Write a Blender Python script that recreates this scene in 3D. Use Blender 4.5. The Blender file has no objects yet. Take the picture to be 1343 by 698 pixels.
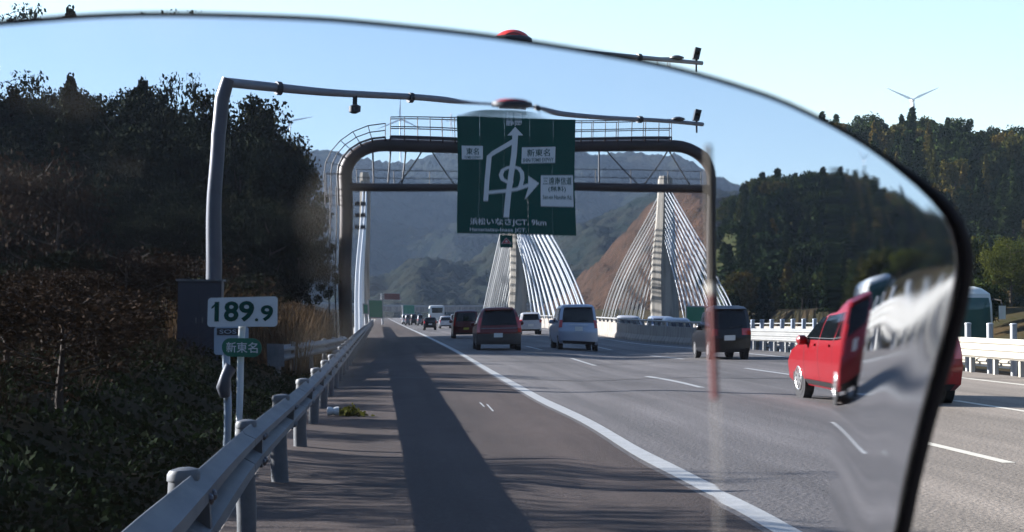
import bpy, math, random
import numpy as np
from mathutils import Vector, Matrix, noise as mnoise

random.seed(7)
rng = np.random.default_rng(7)
S = bpy.context.scene
COL = S.collection
R = math.radians

# ------------------------------------------------------------------ camera
FPX = 2700.0
YAW = math.atan(171.5 / FPX)
PITCH = math.atan(61.0 / FPX)
EYE = Vector((0, 0, 1.5))
cam_d = bpy.data.cameras.new('camera')
cam = bpy.data.objects.new('camera', cam_d)
COL.objects.link(cam)
cam.location = EYE
cam.rotation_euler = (math.pi / 2 + PITCH, 0, -YAW)
cam_d.sensor_width = 36.0
cam_d.lens = FPX * 36.0 / 1343.0
cam_d.clip_start = 0.05
cam_d.clip_end = 12000
cam_d.dof.use_dof = True
cam_d.dof.focus_distance = 70
cam_d.dof.aperture_fstop = 40
S.camera = cam
CM = cam.rotation_euler.to_matrix()
c_right, c_up, c_fwd = CM @ Vector((1, 0, 0)), CM @ Vector((0, 1, 0)), CM @ Vector((0, 0, -1))

# ------------------------------------------------------------------ sky, sun, exposure
SUN_EL, SUN_AZ = 19.5, 27.0     # azimuth measured ahead of square-left of the road
w = bpy.data.worlds.new('World')
S.world = w
w.use_nodes = True
nt = w.node_tree
sky = nt.nodes.new('ShaderNodeTexSky')
sky.sky_type = 'NISHITA'
sky.sun_disc = False
sky.sun_elevation = R(SUN_EL)
sky.sun_rotation = R(-(90 - SUN_AZ))
sky.air_density = 1.0
sky.dust_density = 0.25
sky.ozone_density = 1.6
bg = nt.nodes['Background']
bg.inputs['Strength'].default_value = 0.05
nt.links.new(sky.outputs[0], bg.inputs['Color'])
sd = bpy.data.lights.new('sun', 'SUN')
sd.energy = 5.0
sd.angle = R(0.5)
sd.color = (1.0, 0.9, 0.76)
sun = bpy.data.objects.new('sun', sd)
COL.objects.link(sun)
to_sun = Vector((-math.cos(R(SUN_EL)) * math.cos(R(SUN_AZ)), math.cos(R(SUN_EL)) * math.sin(R(SUN_AZ)), math.sin(R(SUN_EL))))
sun.rotation_euler = to_sun.to_track_quat('Z', 'Y').to_euler()
sun.location = to_sun * 60
S.view_settings.view_transform = 'Standard'
S.view_settings.look = 'None'
S.view_settings.exposure = 2.2
S.view_settings.gamma = 1

# ------------------------------------------------------------------ pixel helpers (photograph is 1343 x 698)
def sm(a, b, x):
    t = min(max((x - a) / (b - a), 0), 1)
    return t * t * (3 - 2 * t)

def un(y):
    """row seen through the windshield -> row of the thing itself"""
    return y - 84 * (1 - sm(165, 405, y))

def at(x, y, Y):
    d = c_fwd + c_right * ((x - 671.5) / FPX) + c_up * ((349 - y) / FPX)
    return EYE + d * (Y / d.y)

def camf(x, y, depth):
    return EYE + (c_fwd + c_right * ((x - 671.5) / FPX) + c_up * ((349 - y) / FPX)) * depth

# ------------------------------------------------------------------ materials
MATS = {}
def mat(name, col, rough=0.6, metal=0.0, var=0.15, scale=3.0, bump=0.0, bscale=None, coat=0.0, col2=None, stretch=None, spec=None):
    if name in MATS: return MATS[name]
    m = bpy.data.materials.new(name); m.use_nodes = True
    t = m.node_tree; p = t.nodes['Principled BSDF']
    p.inputs['Roughness'].default_value = rough
    p.inputs['Metallic'].default_value = metal
    p.inputs['Coat Weight'].default_value = coat
    p.inputs['Coat Roughness'].default_value = 0.06
    if spec is not None: p.inputs['Specular IOR Level'].default_value = spec
    tc = t.nodes.new('ShaderNodeTexCoord')
    mp = t.nodes.new('ShaderNodeMapping')
    if stretch: mp.inputs['Scale'].default_value = stretch
    t.links.new(tc.outputs['Object'], mp.inputs['Vector'])
    nz = t.nodes.new('ShaderNodeTexNoise'); nz.inputs['Scale'].default_value = scale
    nz.inputs['Detail'].default_value = 6; nz.inputs['Roughness'].default_value = 0.65
    t.links.new(mp.outputs[0], nz.inputs['Vector'])
    r = t.nodes.new('ShaderNodeValToRGB')
    c2 = col2 or tuple(c * (1 + var) for c in col)
    c1 = col if col2 else tuple(c * (1 - var) for c in col)
    r.color_ramp.elements[0].position = 0.32; r.color_ramp.elements[1].position = 0.68
    r.color_ramp.elements[0].color = (*c1, 1); r.color_ramp.elements[1].color = (*[min(c, 1) for c in c2], 1)
    t.links.new(nz.outputs['Fac'], r.inputs[0]); t.links.new(r.outputs[0], p.inputs['Base Color'])
    if bump:
        b = t.nodes.new('ShaderNodeBump'); b.inputs['Strength'].default_value = bump
        b.inputs['Distance'].default_value = 0.02
        n2 = t.nodes.new('ShaderNodeTexNoise'); n2.inputs['Scale'].default_value = bscale or scale * 6
        n2.inputs['Detail'].default_value = 5
        t.links.new(tc.outputs['Object'], n2.inputs['Vector'])
        t.links.new(n2.outputs['Fac'], b.inputs['Height']); t.links.new(b.outputs[0], p.inputs['Normal'])
    MATS[name] = m
    return m

def leaf_mat(name, cols, transl=0.25, scale=0.8):
    m = bpy.data.materials.new(name); m.use_nodes = True
    t = m.node_tree; p = t.nodes['Principled BSDF']; p.inputs['Roughness'].default_value = 0.9
    p.inputs['Specular IOR Level'].default_value = 0.04
    oi = t.nodes.new('ShaderNodeObjectInfo')
    r = t.nodes.new('ShaderNodeValToRGB'); r.color_ramp.interpolation = 'LINEAR'
    while len(r.color_ramp.elements) < len(cols): r.color_ramp.elements.new(0.5)
    for i, c in enumerate(cols):
        r.color_ramp.elements[i].position = i / max(1, len(cols) - 1); r.color_ramp.elements[i].color = (*c, 1)
    tc = t.nodes.new('ShaderNodeTexCoord')
    nz = t.nodes.new('ShaderNodeTexNoise'); nz.inputs['Scale'].default_value = scale; nz.inputs['Detail'].default_value = 4
    t.links.new(tc.outputs['Object'], nz.inputs['Vector'])
    ad = t.nodes.new('ShaderNodeMath'); ad.operation = 'MULTIPLY_ADD'; ad.inputs[1].default_value = 0.75
    sb = t.nodes.new('ShaderNodeMath'); sb.operation = 'MULTIPLY_ADD'; sb.inputs[1].default_value = 0.9; sb.inputs[2].default_value = -0.33
    t.links.new(nz.outputs['Fac'], sb.inputs[0]); t.links.new(oi.outputs['Random'], ad.inputs[0]); t.links.new(sb.outputs[0], ad.inputs[2])
    t.links.new(ad.outputs[0], r.inputs[0]); t.links.new(r.outputs[0], p.inputs['Base Color'])
    tr = t.nodes.new('ShaderNodeBsdfTranslucent'); mx = t.nodes.new('ShaderNodeMixShader'); mx.inputs[0].default_value = transl
    t.links.new(r.outputs[0], tr.inputs['Color'])
    t.links.new(p.outputs[0], mx.inputs[1]); t.links.new(tr.outputs[0], mx.inputs[2])
    t.links.new(mx.outputs[0], t.nodes['Material Output'].inputs['Surface'])
    MATS[name] = m
    return m

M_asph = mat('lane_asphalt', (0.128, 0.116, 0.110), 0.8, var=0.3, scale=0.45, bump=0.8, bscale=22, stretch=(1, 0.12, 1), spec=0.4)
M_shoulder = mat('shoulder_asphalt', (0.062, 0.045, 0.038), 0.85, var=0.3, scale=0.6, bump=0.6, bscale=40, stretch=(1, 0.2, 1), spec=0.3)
M_paint = mat('road_paint', (0.42, 0.42, 0.40), 0.6, var=0.14, scale=4, bump=0.2)
M_tar = mat('tar', (0.02, 0.02, 0.02), 0.6)
M_galv = mat('galvanised', (0.075, 0.088, 0.105), 0.6, 0.2, col2=(0.19, 0.195, 0.20), scale=2.6, stretch=(1, 0.3, 1), bump=0.06)
M_white_rail = mat('white_rail', (0.30, 0.30, 0.29), 0.5, 0.0, var=0.1, scale=2)
M_postgrey = mat('post_grey', (0.30, 0.34, 0.40), 0.5, 0.3, var=0.1)
M_bolt = mat('bolt', (0.12, 0.12, 0.13), 0.4, 0.7)
M_conc = mat('concrete', (0.31, 0.275, 0.235), 0.85, var=0.16, scale=0.7, bump=0.25, bscale=9)
M_pylon = mat('pylon_concrete', (0.30, 0.275, 0.235), 0.85, var=0.12, scale=0.35, bump=0.15, stretch=(1, 1, 0.25))
# fine aggregate speckle on both asphalts
for mm in (M_pylon, M_conc):
    t = mm.node_tree; p = t.nodes['Principled BSDF']; src = p.inputs['Base Color'].links[0].from_socket
    tc = t.nodes.new('ShaderNodeTexCoord'); mp_ = t.nodes.new('ShaderNodeMapping'); mp_.inputs['Scale'].default_value = (1.5, 1.5, 0.12)
    nz = t.nodes.new('ShaderNodeTexNoise'); nz.inputs['Scale'].default_value = 1.4; nz.inputs['Detail'].default_value = 6
    t.links.new(tc.outputs['Object'], mp_.inputs['Vector']); t.links.new(mp_.outputs[0], nz.inputs['Vector'])
    mr = t.nodes.new('ShaderNodeMapRange'); mr.inputs[1].default_value = 0.35; mr.inputs[2].default_value = 0.6; mr.inputs[3].default_value = 0.6; mr.inputs[4].default_value = 1.1
    t.links.new(nz.outputs['Fac'], mr.inputs[0])
    mu = t.nodes.new('ShaderNodeMix'); mu.data_type = 'RGBA'; mu.blend_type = 'MULTIPLY'; mu.inputs[0].default_value = 1
    t.links.new(src, mu.inputs[6]); t.links.new(mr.outputs[0], mu.inputs[7]); t.links.new(mu.outputs[2], p.inputs['Base Color'])
for mm in (M_asph, M_shoulder):
    t = mm.node_tree; p = t.nodes['Principled BSDF']; src = p.inputs['Base Color'].links[0].from_socket
    nz = t.nodes.new('ShaderNodeTexNoise'); nz.inputs['Scale'].default_value = 17; nz.inputs['Detail'].default_value = 6; nz.inputs['Roughness'].default_value = 0.8
    tc = t.nodes.new('ShaderNodeTexCoord'); t.links.new(tc.outputs['Object'], nz.inputs['Vector'])
    mr = t.nodes.new('ShaderNodeMapRange'); mr.inputs[1].default_value = 0.3; mr.inputs[2].default_value = 0.7
    mr.inputs[3].default_value = 0.45; mr.inputs[4].default_value = 1.6
    t.links.new(nz.outputs['Fac'], mr.inputs[0])
    mu = t.nodes.new('ShaderNodeMix'); mu.data_type = 'RGBA'; mu.blend_type = 'MULTIPLY'; mu.inputs[0].default_value = 1
    t.links.new(src, mu.inputs[6]); t.links.new(mr.outputs[0], mu.inputs[7])
    # long wheel polish streaks and worn patches
    mp2 = t.nodes.new('ShaderNodeMapping'); mp2.inputs['Scale'].default_value = (1.1, 0.012, 1)
    t.links.new(tc.outputs['Object'], mp2.inputs['Vector'])
    n3 = t.nodes.new('ShaderNodeTexNoise'); n3.inputs['Scale'].default_value = 1.6; n3.inputs['Detail'].default_value = 5
    t.links.new(mp2.outputs[0], n3.inputs['Vector'])
    m3 = t.nodes.new('ShaderNodeMapRange'); m3.inputs[1].default_value = 0.3; m3.inputs[2].default_value = 0.7; m3.inputs[3].default_value = 0.72; m3.inputs[4].default_value = 1.25
    t.links.new(n3.outputs['Fac'], m3.inputs[0])
    mu2 = t.nodes.new('ShaderNodeMix'); mu2.data_type = 'RGBA'; mu2.blend_type = 'MULTIPLY'; mu2.inputs[0].default_value = 1
    t.links.new(mu.outputs[2], mu2.inputs[6]); t.links.new(m3.outputs[0], mu2.inputs[7]); t.links.new(mu2.outputs[2], p.inputs['Base Color'])
M_cable = mat('cable_white', (0.50, 0.52, 0.53), 0.4, var=0.04)
M_brown = mat('gantry_brown', (0.032, 0.019, 0.018), 0.5, 0.1, var=0.25, scale=0.8)
M_rail_dark = mat('gantry_rail', (0.04, 0.045, 0.055), 0.6, 0.0)
M_green = mat('sign_green', (0.002, 0.068, 0.054), 0.7, var=0.06, scale=1, spec=0.05)
M_green2 = mat('sign_green_bright', (0.008, 0.15, 0.09), 0.45, var=0.05)
M_signwhite = mat('sign_white', (0.70, 0.72, 0.72), 0.5, var=0.04)
M_signpale = mat('sign_pale', (0.34, 0.42, 0.50), 0.5, var=0.05)
M_signback = mat('sign_back', (0.3, 0.31, 0.33), 0.5, 0.4)
M_dark = mat('dark_metal', (0.035, 0.04, 0.05), 0.5, 0.3)
M_cabinet = mat('cabinet', (0.035, 0.042, 0.062), 0.5, 0.2, var=0.1)
M_pole = mat('pole_grey', (0.085, 0.095, 0.12), 0.45, 0.3, var=0.1)
M_redring = mat('red_ring', (0.42, 0.012, 0.012), 0.5, var=0.1)
M_rubber = mat('rubber', (0.02, 0.02, 0.022), 0.8)
M_rim = mat('rim_alloy', (0.5, 0.5, 0.5), 0.3, 0.8)
M_plate = mat('plate_white', (0.7, 0.7, 0.66), 0.5, var=0.03)
M_plateY = mat('plate_yellow', (0.5, 0.4, 0.04), 0.5, var=0.03)
M_taill = mat('tail_lamp', (0.5, 0.01, 0.012), 0.15, coat=0.6, var=0.1)
M_clearl = mat('clear_lamp', (0.7, 0.7, 0.7), 0.1, coat=0.6)
M_trimb = mat('black_trim', (0.015, 0.015, 0.017), 0.55)
M_brownearth = mat('earth', (0.09, 0.056, 0.034), 0.9, spec=0.05, var=0.3, scale=0.3, bump=0.3)
M_turb = mat('turbine_white', (0.75, 0.77, 0.78), 0.4, var=0.02)
M_bark = mat('bark', (0.06, 0.045, 0.035), 0.9, var=0.3, scale=6, bump=0.4)

def glass_dark(name, tint=(0.005, 0.007, 0.009)):
    m = mat(name, tint, 0.04, 0.0, var=0.1, coat=0.0)
    m.node_tree.nodes['Principled BSDF'].inputs['Specular IOR Level'].default_value = 0.35
    return m
M_glass = glass_dark('car_glass')
M_glass_teal = glass_dark('bus_glass', (0.02, 0.075, 0.075))
def paint(name, c, metal=0.0):
    return mat(name, c, 0.3, metal, var=0.03, scale=1, coat=0.2, spec=0.35)
P_red = paint('paint_red', (0.25, 0.006, 0.012))
P_wine = paint('paint_wine', (0.14, 0.006, 0.009), 0.1)
P_dred = paint('paint_dark_red', (0.10, 0.008, 0.010), 0.2)
P_silver = paint('paint_silver', (0.36, 0.41, 0.50), 0.3)
P_white = paint('paint_white', (0.5, 0.51, 0.53))
P_black = paint('paint_black', (0.006, 0.006, 0.007))
P_grey = paint('paint_grey', (0.10, 0.11, 0.13), 0.3)
P_bus = paint('paint_bus', (0.5, 0.52, 0.52))
P_wine2 = mat('bumper_greybrown', (0.06, 0.052, 0.05), 0.5)

# ------------------------------------------------------------------ mesh helpers
ORG = {}
def tag(o, label=None, cat=None, group=None, kind=None):
    if label: o['label'] = label
    if cat: o['category'] = cat
    if group: o['group'] = group
    if kind: o['kind'] = kind
    return o

def thing(name, loc, label, cat, group=None, rz=0.0):
    o = bpy.data.objects.new(name, None); COL.objects.link(o)
    o.empty_display_size = 0.3
    o.location = loc; o.rotation_euler = (0, 0, rz)
    tag(o, label, cat, group)
    ORG[o.name] = Vector(loc)
    return o

class MB:
    def __init__(s): s.v = []; s.f = []
    def add(s, vs, fs):
        k = len(s.v); s.v += [Vector(q) for q in vs]; s.f += [tuple(i + k for i in f) for f in fs]; return s
    def box(s, a, b):
        x0, y0, z0 = a; x1, y1, z1 = b
        return s.add([(x0,y0,z0),(x1,y0,z0),(x1,y1,z0),(x0,y1,z0),(x0,y0,z1),(x1,y0,z1),(x1,y1,z1),(x0,y1,z1)],
              [(0,3,2,1),(4,5,6,7),(0,1,5,4),(1,2,6,5),(2,3,7,6),(3,0,4,7)])
    def bar(s, p0, p1, wx, wz):
        """rectangular bar between two points"""
        p0, p1 = Vector(p0), Vector(p1); d = (p1 - p0).normalized()
        up = Vector((0, 0, 1)) if abs(d.z) < 0.9 else Vector((0, 1, 0))
        a = d.cross(up).normalized() * wx / 2; b = a.cross(d).normalized() * wz / 2
        return s.add([p0-a-b, p0+a-b, p0+a+b, p0-a+b, p1-a-b, p1+a-b, p1+a+b, p1-a+b],
              [(0,1,2,3),(7,6,5,4),(0,4,5,1),(1,5,6,2),(2,6,7,3),(3,7,4,0)])
    def tube(s, pts, r, n=8, caps=True):
        pts = [Vector(p) for p in pts]
        rs = r if isinstance(r, (list, tuple)) else [r] * len(pts)
        k = len(s.v); a = None
        for i, p in enumerate(pts):
            d = (pts[min(i+1, len(pts)-1)] - pts[max(i-1, 0)]).normalized()
            if a is None:
                a = d.cross(Vector((0, 0, 1)) if abs(d.z) < 0.9 else Vector((0, 1, 0))).normalized()
            else:
                a = (a - d * a.dot(d)).normalized()
            b = d.cross(a)
            for j in range(n):
                t = 2 * math.pi * j / n
                s.v.append(p + (a * math.cos(t) + b * math.sin(t)) * rs[i])
        for i in range(len(pts) - 1):
            for j in range(n):
                q = k + i * n
                s.f.append((q + j, q + (j+1) % n, q + n + (j+1) % n, q + n + j))
        if caps:
            s.f.append(tuple(k + j for j in reversed(range(n))))
            s.f.append(tuple(k + (len(pts)-1) * n + j for j in range(n)))
        return s
    def lathe(s, c, prof, n=16, axis='z'):
        """profile of (radius, height) round a vertical (or x) axis"""
        k = len(s.v); c = Vector(c)
        for (r, h) in prof:
            for j in range(n):
                t = 2 * math.pi * j / n
                if axis == 'z': s.v.append(c + Vector((r*math.cos(t), r*math.sin(t), h)))
                elif axis == 'x': s.v.append(c + Vector((h, r*math.cos(t), r*math.sin(t))))
                else: s.v.append(c + Vector((r*math.cos(t), h, r*math.sin(t))))
        for i in range(len(prof)-1):
            for j in range(n):
                q = k + i*n
                s.f.append((q + j, q + (j+1) % n, q + n + (j+1) % n, q + n + j))
        s.f.append(tuple(k + j for j in reversed(range(n))))
        s.f.append(tuple(k + (len(prof)-1)*n + j for j in range(n)))
        return s
    def prism(s, poly, y0, y1):
        """polygon in (x, z), from depth y0 to y1"""
        n = len(poly)
        vs = [(x, y0, z) for x, z in poly] + [(x, y1, z) for x, z in poly]
        return s.add(vs, [tuple(range(n)), tuple(reversed(range(n, 2*n)))] + [(i, n+i, n+(i+1) % n, (i+1) % n) for i in range(n)])
    def mesh(s, name, m, smooth=None):
        me = bpy.data.meshes.new(name); me.from_pydata([tuple(v) for v in s.v], [], s.f)
        if m: me.materials.append(m)
        if smooth:
            me.polygons.foreach_set('use_smooth', [True] * len(me.polygons))
            me.set_sharp_from_angle(angle=R(smooth))
        me.update(); return me
    def build(s, name, m, parent=None, smooth=None, local=False):
        if parent is not None and not local:
            o0 = ORG[parent.name]; s.v = [v - o0 for v in s.v]
        me = s.mesh(name, m, smooth)
        o = bpy.data.objects.new(name, me); COL.objects.link(o)
        if parent is not None:
            o.parent = parent; ORG[o.name] = ORG.get(parent.name, Vector((0,0,0)))
        return o

def np_mesh(name, V, F, m, smooth=False):
    me = bpy.data.meshes.new(name)
    V = np.asarray(V, dtype=np.float32); F = np.asarray(F, dtype=np.int32)
    k = F.shape[1]
    me.vertices.add(len(V)); me.vertices.foreach_set('co', V.ravel())
    me.loops.add(F.size); me.loops.foreach_set('vertex_index', F.ravel())
    me.polygons.add(len(F)); me.polygons.foreach_set('loop_start', np.arange(0, F.size, k, dtype=np.int32))
    me.polygons.foreach_set('loop_total', np.full(len(F), k, dtype=np.int32))
    if smooth: me.polygons.foreach_set('use_smooth', np.ones(len(F), dtype=bool))
    me.materials.append(m); me.update(calc_edges=True); me.validate()
    return me

def link(name, me, parent=None, loc=None):
    o = bpy.data.objects.new(name, me); COL.objects.link(o)
    if parent is not None: o.parent = parent; ORG[o.name] = ORG.get(parent.name, Vector((0,0,0)))
    if loc is not None: o.location = loc
    return o

def copy_tree(o, parent=None):
    c = o.copy(); COL.objects.link(c); c.parent = parent
    for ch in list(o.children): copy_tree(ch, c)
    return c

def text_part(body, x0, x1, z0, z1, y, m, parent, name='lettering', bold=0.012):
    """lettering fitted in the rectangle x0..x1, z0..z1 on a plane facing the camera (-Y)"""
    cu = bpy.data.curves.new('lettering_curve', 'FONT'); cu.body = body; cu.resolution_u = 3; cu.offset = bold
    tmp = bpy.data.objects.new('lettering_tmp', cu); COL.objects.link(tmp)
    dg = bpy.context.evaluated_depsgraph_get(); dg.update()
    me = bpy.data.meshes.new_from_object(tmp.evaluated_get(dg))
    bpy.data.objects.remove(tmp)
    co = np.zeros(len(me.vertices) * 3, dtype=np.float32); me.vertices.foreach_get('co', co); co = co.reshape(-1, 3)
    mn, mx = co.min(0), co.max(0)
    o0 = ORG[parent.name] if parent is not None else Vector((0,0,0))
    out = np.zeros_like(co)
    out[:, 0] = x0 + (co[:, 0]-mn[0]) / (mx[0]-mn[0]) * (x1-x0) - o0.x
    out[:, 2] = z0 + (co[:, 1]-mn[1]) / (mx[1]-mn[1]) * (z1-z0) - o0.z
    out[:, 1] = y - o0.y
    me.vertices.foreach_set('co', out.ravel()); me.materials.clear(); me.materials.append(m); me.update()
    return link(name, me, parent)

def bmcurve(pts, wdt, y0, y1, name, m, parent):
    """painted stroke of constant width through (x, z) points on a sign"""
    b = MB(); L = []; Rr = []
    P = [Vector((p[0], p[1])) for p in pts]
    for i, p in enumerate(P):
        d = (P[min(i+1, len(P)-1)] - P[max(i-1, 0)]).normalized(); nn = Vector((-d.y, d.x)) * wdt / 2
        L.append(p + nn); Rr.append(p - nn)
    for i in range(len(P)-1):
        b.add([(L[i].x, y0, L[i].y), (Rr[i].x, y0, Rr[i].y), (Rr[i+1].x, y0, Rr[i+1].y), (L[i+1].x, y0, L[i+1].y)], [(0,1,2,3)])
    return b.build(name, m, parent)

# ------------------------------------------------------------------ terrain
def fbm(x, y, s, o=4):
    return mnoise.fractal(Vector((x*s, y*s, 3.7)), 0.9, 2.0, o)

def G(X, Y):
    """height of the ground"""
    z = -0.28
    if X < -1.25:
        t = -1.25 - X
        bank = 0.75 * sm(0, 3.0, t) + 2.1 * sm(1.5, 13, t) + 0.12 * fbm(X, Y, 0.6) * sm(0, 1.5, t)
        # level patch round the cabinet, the bank fading behind the gantry
        k = 1 - 0.55 * sm(38, 60, Y)
        z = -0.28 + (bank + 0.25 * sm(0, 0.6, t)) * k
        z += 3.5 * sm(8, 40, t) * sm(75, 130, Y)
    if X > 31.5:
        t = X - 31.5
        z = -0.7 + 2.6 * sm(0, 14, t) * sm(20, 60, Y) 
    # the valley under the bridge
    v = sm(142, 175, Y) * (1 - sm(560, 640, Y)) * (1 - sm(31, 44, X))
    if X < -1.25: v *= 1
    z = z * (1 - v) + (-22) * v
    if Y > 560: z = min(z, z)
    return z

def axis(spec):
    out = []
    for a, b, st in spec:
        x = a
        while x < b - 1e-6: out.append(x); x += st
    out.append(spec[-1][1]); return out
xs = axis([(-5000, -400, 600), (-400, -60, 28), (-60, -14, 3), (-14, -1.25, 0.35), (-1.25, 31.5, 5.5), (31.5, 60, 2), (60, 220, 5), (220, 600, 40), (600, 5000, 700)])
ys = axis([(-300, 0, 60), (0, 8, 4), (8, 50, 0.7), (50, 140, 3), (140, 180, 4), (180, 460, 6), (460, 700, 20), (700, 9000, 700)])
V = [(x, y, G(x, y)) for y in ys for x in xs]
nx = len(xs)
F = [(j*nx+i, j*nx+i+1, (j+1)*nx+i+1, (j+1)*nx+i) for j in range(len(ys)-1) for i in range(nx-1)]
M_ground = mat('ground_soil', (0.02, 0.022, 0.011), 0.95, scale=0.15, col2=(0.045, 0.032, 0.018), bump=0.5, bscale=3, spec=0.03)
ground = link('ground', np_mesh('ground', V, F, M_ground, True)); tag(ground, kind='structure')

def road_sheet(name, x0, x1, y0, y1, z, m, step=20):
    b = MB(); n = max(1, int((y1-y0)/step))
    for i in range(n):
        a, c = y0 + (y1-y0)*i/n, y0 + (y1-y0)*(i+1)/n
        b.add([(x0,a,z),(x1,a,z),(x1,c,z),(x0,c,z)], [(0,1,2,3)])
    return b.build(name, m)
# road body (a real slab), shoulders and lanes on it
b = MB().box((-1.15, -30, -0.75), (14.95, 142, -0.02)); tag(b.build('road_base', M_conc), kind='structure')
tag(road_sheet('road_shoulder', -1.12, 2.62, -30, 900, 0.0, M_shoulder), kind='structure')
tag(road_sheet('road', 2.62, 14.9, -30, 900, 0.0, M_asph), kind='structure')
b = MB().box((-2.9, 142, -2.6), (17.1, 640, -0.02)); tag(b.build('bridge_deck', M_conc), kind='structure')
b = MB().box((17.2, -30, -1.2), (31.6, 142, -0.52)); tag(b.build('opposite_road_base', M_conc), kind='structure')
b = MB().box((17.2, 142, -3.1), (34.9, 640, -0.53)); tag(b.build('opposite_bridge_deck', M_conc), kind='structure')
tag(road_sheet('opposite_road', 17.25, 31.5, -30, 640, -0.5, M_asph), kind='structure')
tag(MB().box((14.95, -30, -0.6), (17.2, 142, -0.12)).build('median', M_brownearth), kind='structure')
tag(MB().box((-9, 640, -1.5), (45, 900, -0.03)).build('far_embankment', M_brownearth), kind='structure')

# markings, each line a part of one painted thing
lines = thing('lane_line', (2.77, 0, 0), 'solid white edge line beside the left shoulder', 'road marking')
road_sheet_b = MB()
for i in range(60):
    a, c = 2+i*15, 17+i*15
    road_sheet_b.add([(2.68,a,0.004),(2.88,a,0.004),(2.88,c,0.004),(2.68,c,0.004)], [(0,1,2,3)])
road_sheet_b.build('stripe', M_paint, lines)
rl = thing('lane_line', (13.2, 0, 0), 'solid white edge line running along the right parapet', 'road marking')
b = MB()
for i in range(60):
    a, c = 2+i*15, 17+i*15
    b.add([(13.2,a,0.004),(13.38,a,0.004),(13.38,c,0.004),(13.2,c,0.004)], [(0,1,2,3)])
b.build('stripe', M_paint, rl)
for (X, Y0, lab) in ((6.25, 20.2, 'white dashed line between the left and middle lanes'), (9.75, 26.5, 'white dashed line between the middle and right lanes')):
    dl = thing('dashed_line', (X, 0, 0), lab, 'road marking')
    me = None
    for k in range(26):
        y0 = Y0 + k * 20
        if me is None:
            d = MB().add([(-0.07,0,0.004),(0.07,0,0.004),(0.07,8,0.004),(-0.07,8,0.004)], [(0,1,2,3)]).build('dash', M_paint, dl, local=True); me = d.data
        else: d = link('dash', me, dl)
        d.location = (0, y0, 0)
ol = thing('dashed_line', (24.4, 0, 0), 'white dashes along the opposite carriageway beyond the median', 'road marking')
for k in range(20):
    d = link('dash', me, ol); d.location = (0, 20 + k*20, -0.5)
# tar joints across the carriageway
for (Y, lab) in ((61.5, 'thin dark tar joint crossing all the lanes further off'), (46.2, 'thin dark tar joint crossing the road at the shadow bend')):
    j = MB()
    pts = [(-1.1 + i*0.8, Y + 0.05*math.sin(i*1.7) + random.uniform(-.03, .03)) for i in range(21)]
    for (a, c) in zip(pts[:-1], pts[1:]):
        j.add([(a[0],a[1]-.07,.005),(c[0],c[1]-.07,.005),(c[0],c[1]+.07,.005),(a[0],a[1]+.07,.005)], [(0,1,2,3)])
    tag(j.build('tar_joint', M_tar), lab, 'road joint')
# small pale scratches on the shoulder
s = MB()
for (x, y, x2, y2) in ((630, 528, 636, 533), (640, 530, 648, 538)):
    p, q = at(x, y, 4050/(y-410)), at(x2, y2, 4050/(y2-410))
    s.add([(p.x-.01,p.y,.005),(p.x+.02,p.y,.005),(q.x+.02,q.y,.005),(q.x-.01,q.y,.005)], [(0,1,2,3)])
tag(s.build('paint_scuff', M_paint), 'pale scuff marks on the dark shoulder asphalt', 'road marking')

# ------------------------------------------------------------------ far mountains
def mountain(name, prof, Yf, Yc, Yb, x0, x1, m, n_x=150, n_y=60, rough=0.06, seed=0.0, foot=-22, bump=5.0):
    """hill whose crest stands at depth Yc; prof is the skyline"""
    def crest(px):
        for (a, c) in zip(prof[:-1], prof[1:]):
            if a[0] <= px <= c[0]:
                t = (px-a[0])/(c[0]-a[0]); t = t*t*(3-2*t); return a[1]*(1-t)+c[1]*t
        return prof[0][1] if px < prof[0][0] else prof[-1][1]
    V = []
    for j in range(n_y+1):
        Y = Yf + (Yb-Yf)*j/n_y
        for i in range(n_x+1):
            px = x0 + (x1-x0)*i/n_x
            X = (px-500)/FPX*Yc * (0.75 + 0.25*Y/Yc)
            zc = 1.5 + (410-un(crest(px)))/FPX*Yc
            t = (Y-Yf)/(Yc-Yf)
            k = sm(0, 1, t)**0.8 if Y <= Yc else 1-0.8*sm(0, 1, (Y-Yc)/(Yb-Yc))
            z = foot + (zc-foot)*k
            rg = mnoise.ridged_multi_fractal(Vector((X*0.0035+seed, Y*0.0018, seed)), 1.0, 2.1, 5, 1.0, 2.0)
            z += (rg-1.1) * (zc-foot) * rough * 2.2 * math.sin(math.pi*min(max(t, 0), 1))**0.8 if t < 1 else 0
            z += bump * (mnoise.noise(Vector((X*0.09, Y*0.05, seed))) + 0.7*mnoise.noise(Vector((X*0.22, Y*0.14, seed+5))) + 0.35*abs(mnoise.noise(Vector((X*0.5, Y*0.3, seed+9))))) * min(1, max(0, t)*4)
            V.append((X, Y, z))
    nn = n_x+1
    F = [(j*nn+i, j*nn+i+1, (j+1)*nn+i+1, (j+1)*nn+i) for j in range(n_y) for i in range(n_x)]
    o = link(name, np_mesh(name, V, F, m, True)); tag(o, kind='structure'); return o
M_mtn = mat('mountain_forest', (0.007, 0.013, 0.010), 0.95, scale=0.022, col2=(0.020, 0.020, 0.014), bump=1.0, bscale=0.12, spec=0.02)
M_mtn.node_tree.nodes['Bump'].inputs['Distance'].default_value = 6
M_mtnb = mat('mountain_brush', (0.026, 0.018, 0.011), 0.95, scale=0.07, col2=(0.080, 0.045, 0.029), bump=1.0, bscale=0.35, spec=0.02)
M_mtnb.node_tree.nodes['Bump'].inputs['Distance'].default_value = 3
mountain('far_mountain', [(-200,225),(300,225),(400,212),(430,206),(470,210),(520,216),(560,206),(600,198),(700,200),(780,212),(830,212),(865,214),(905,236),(950,250),(1000,245),(1100,262),(1900,270)],
         1500, 2700, 3500, -300, 1900, M_mtn, 300, 120, 0.08, 1.3, bump=11)
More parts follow.
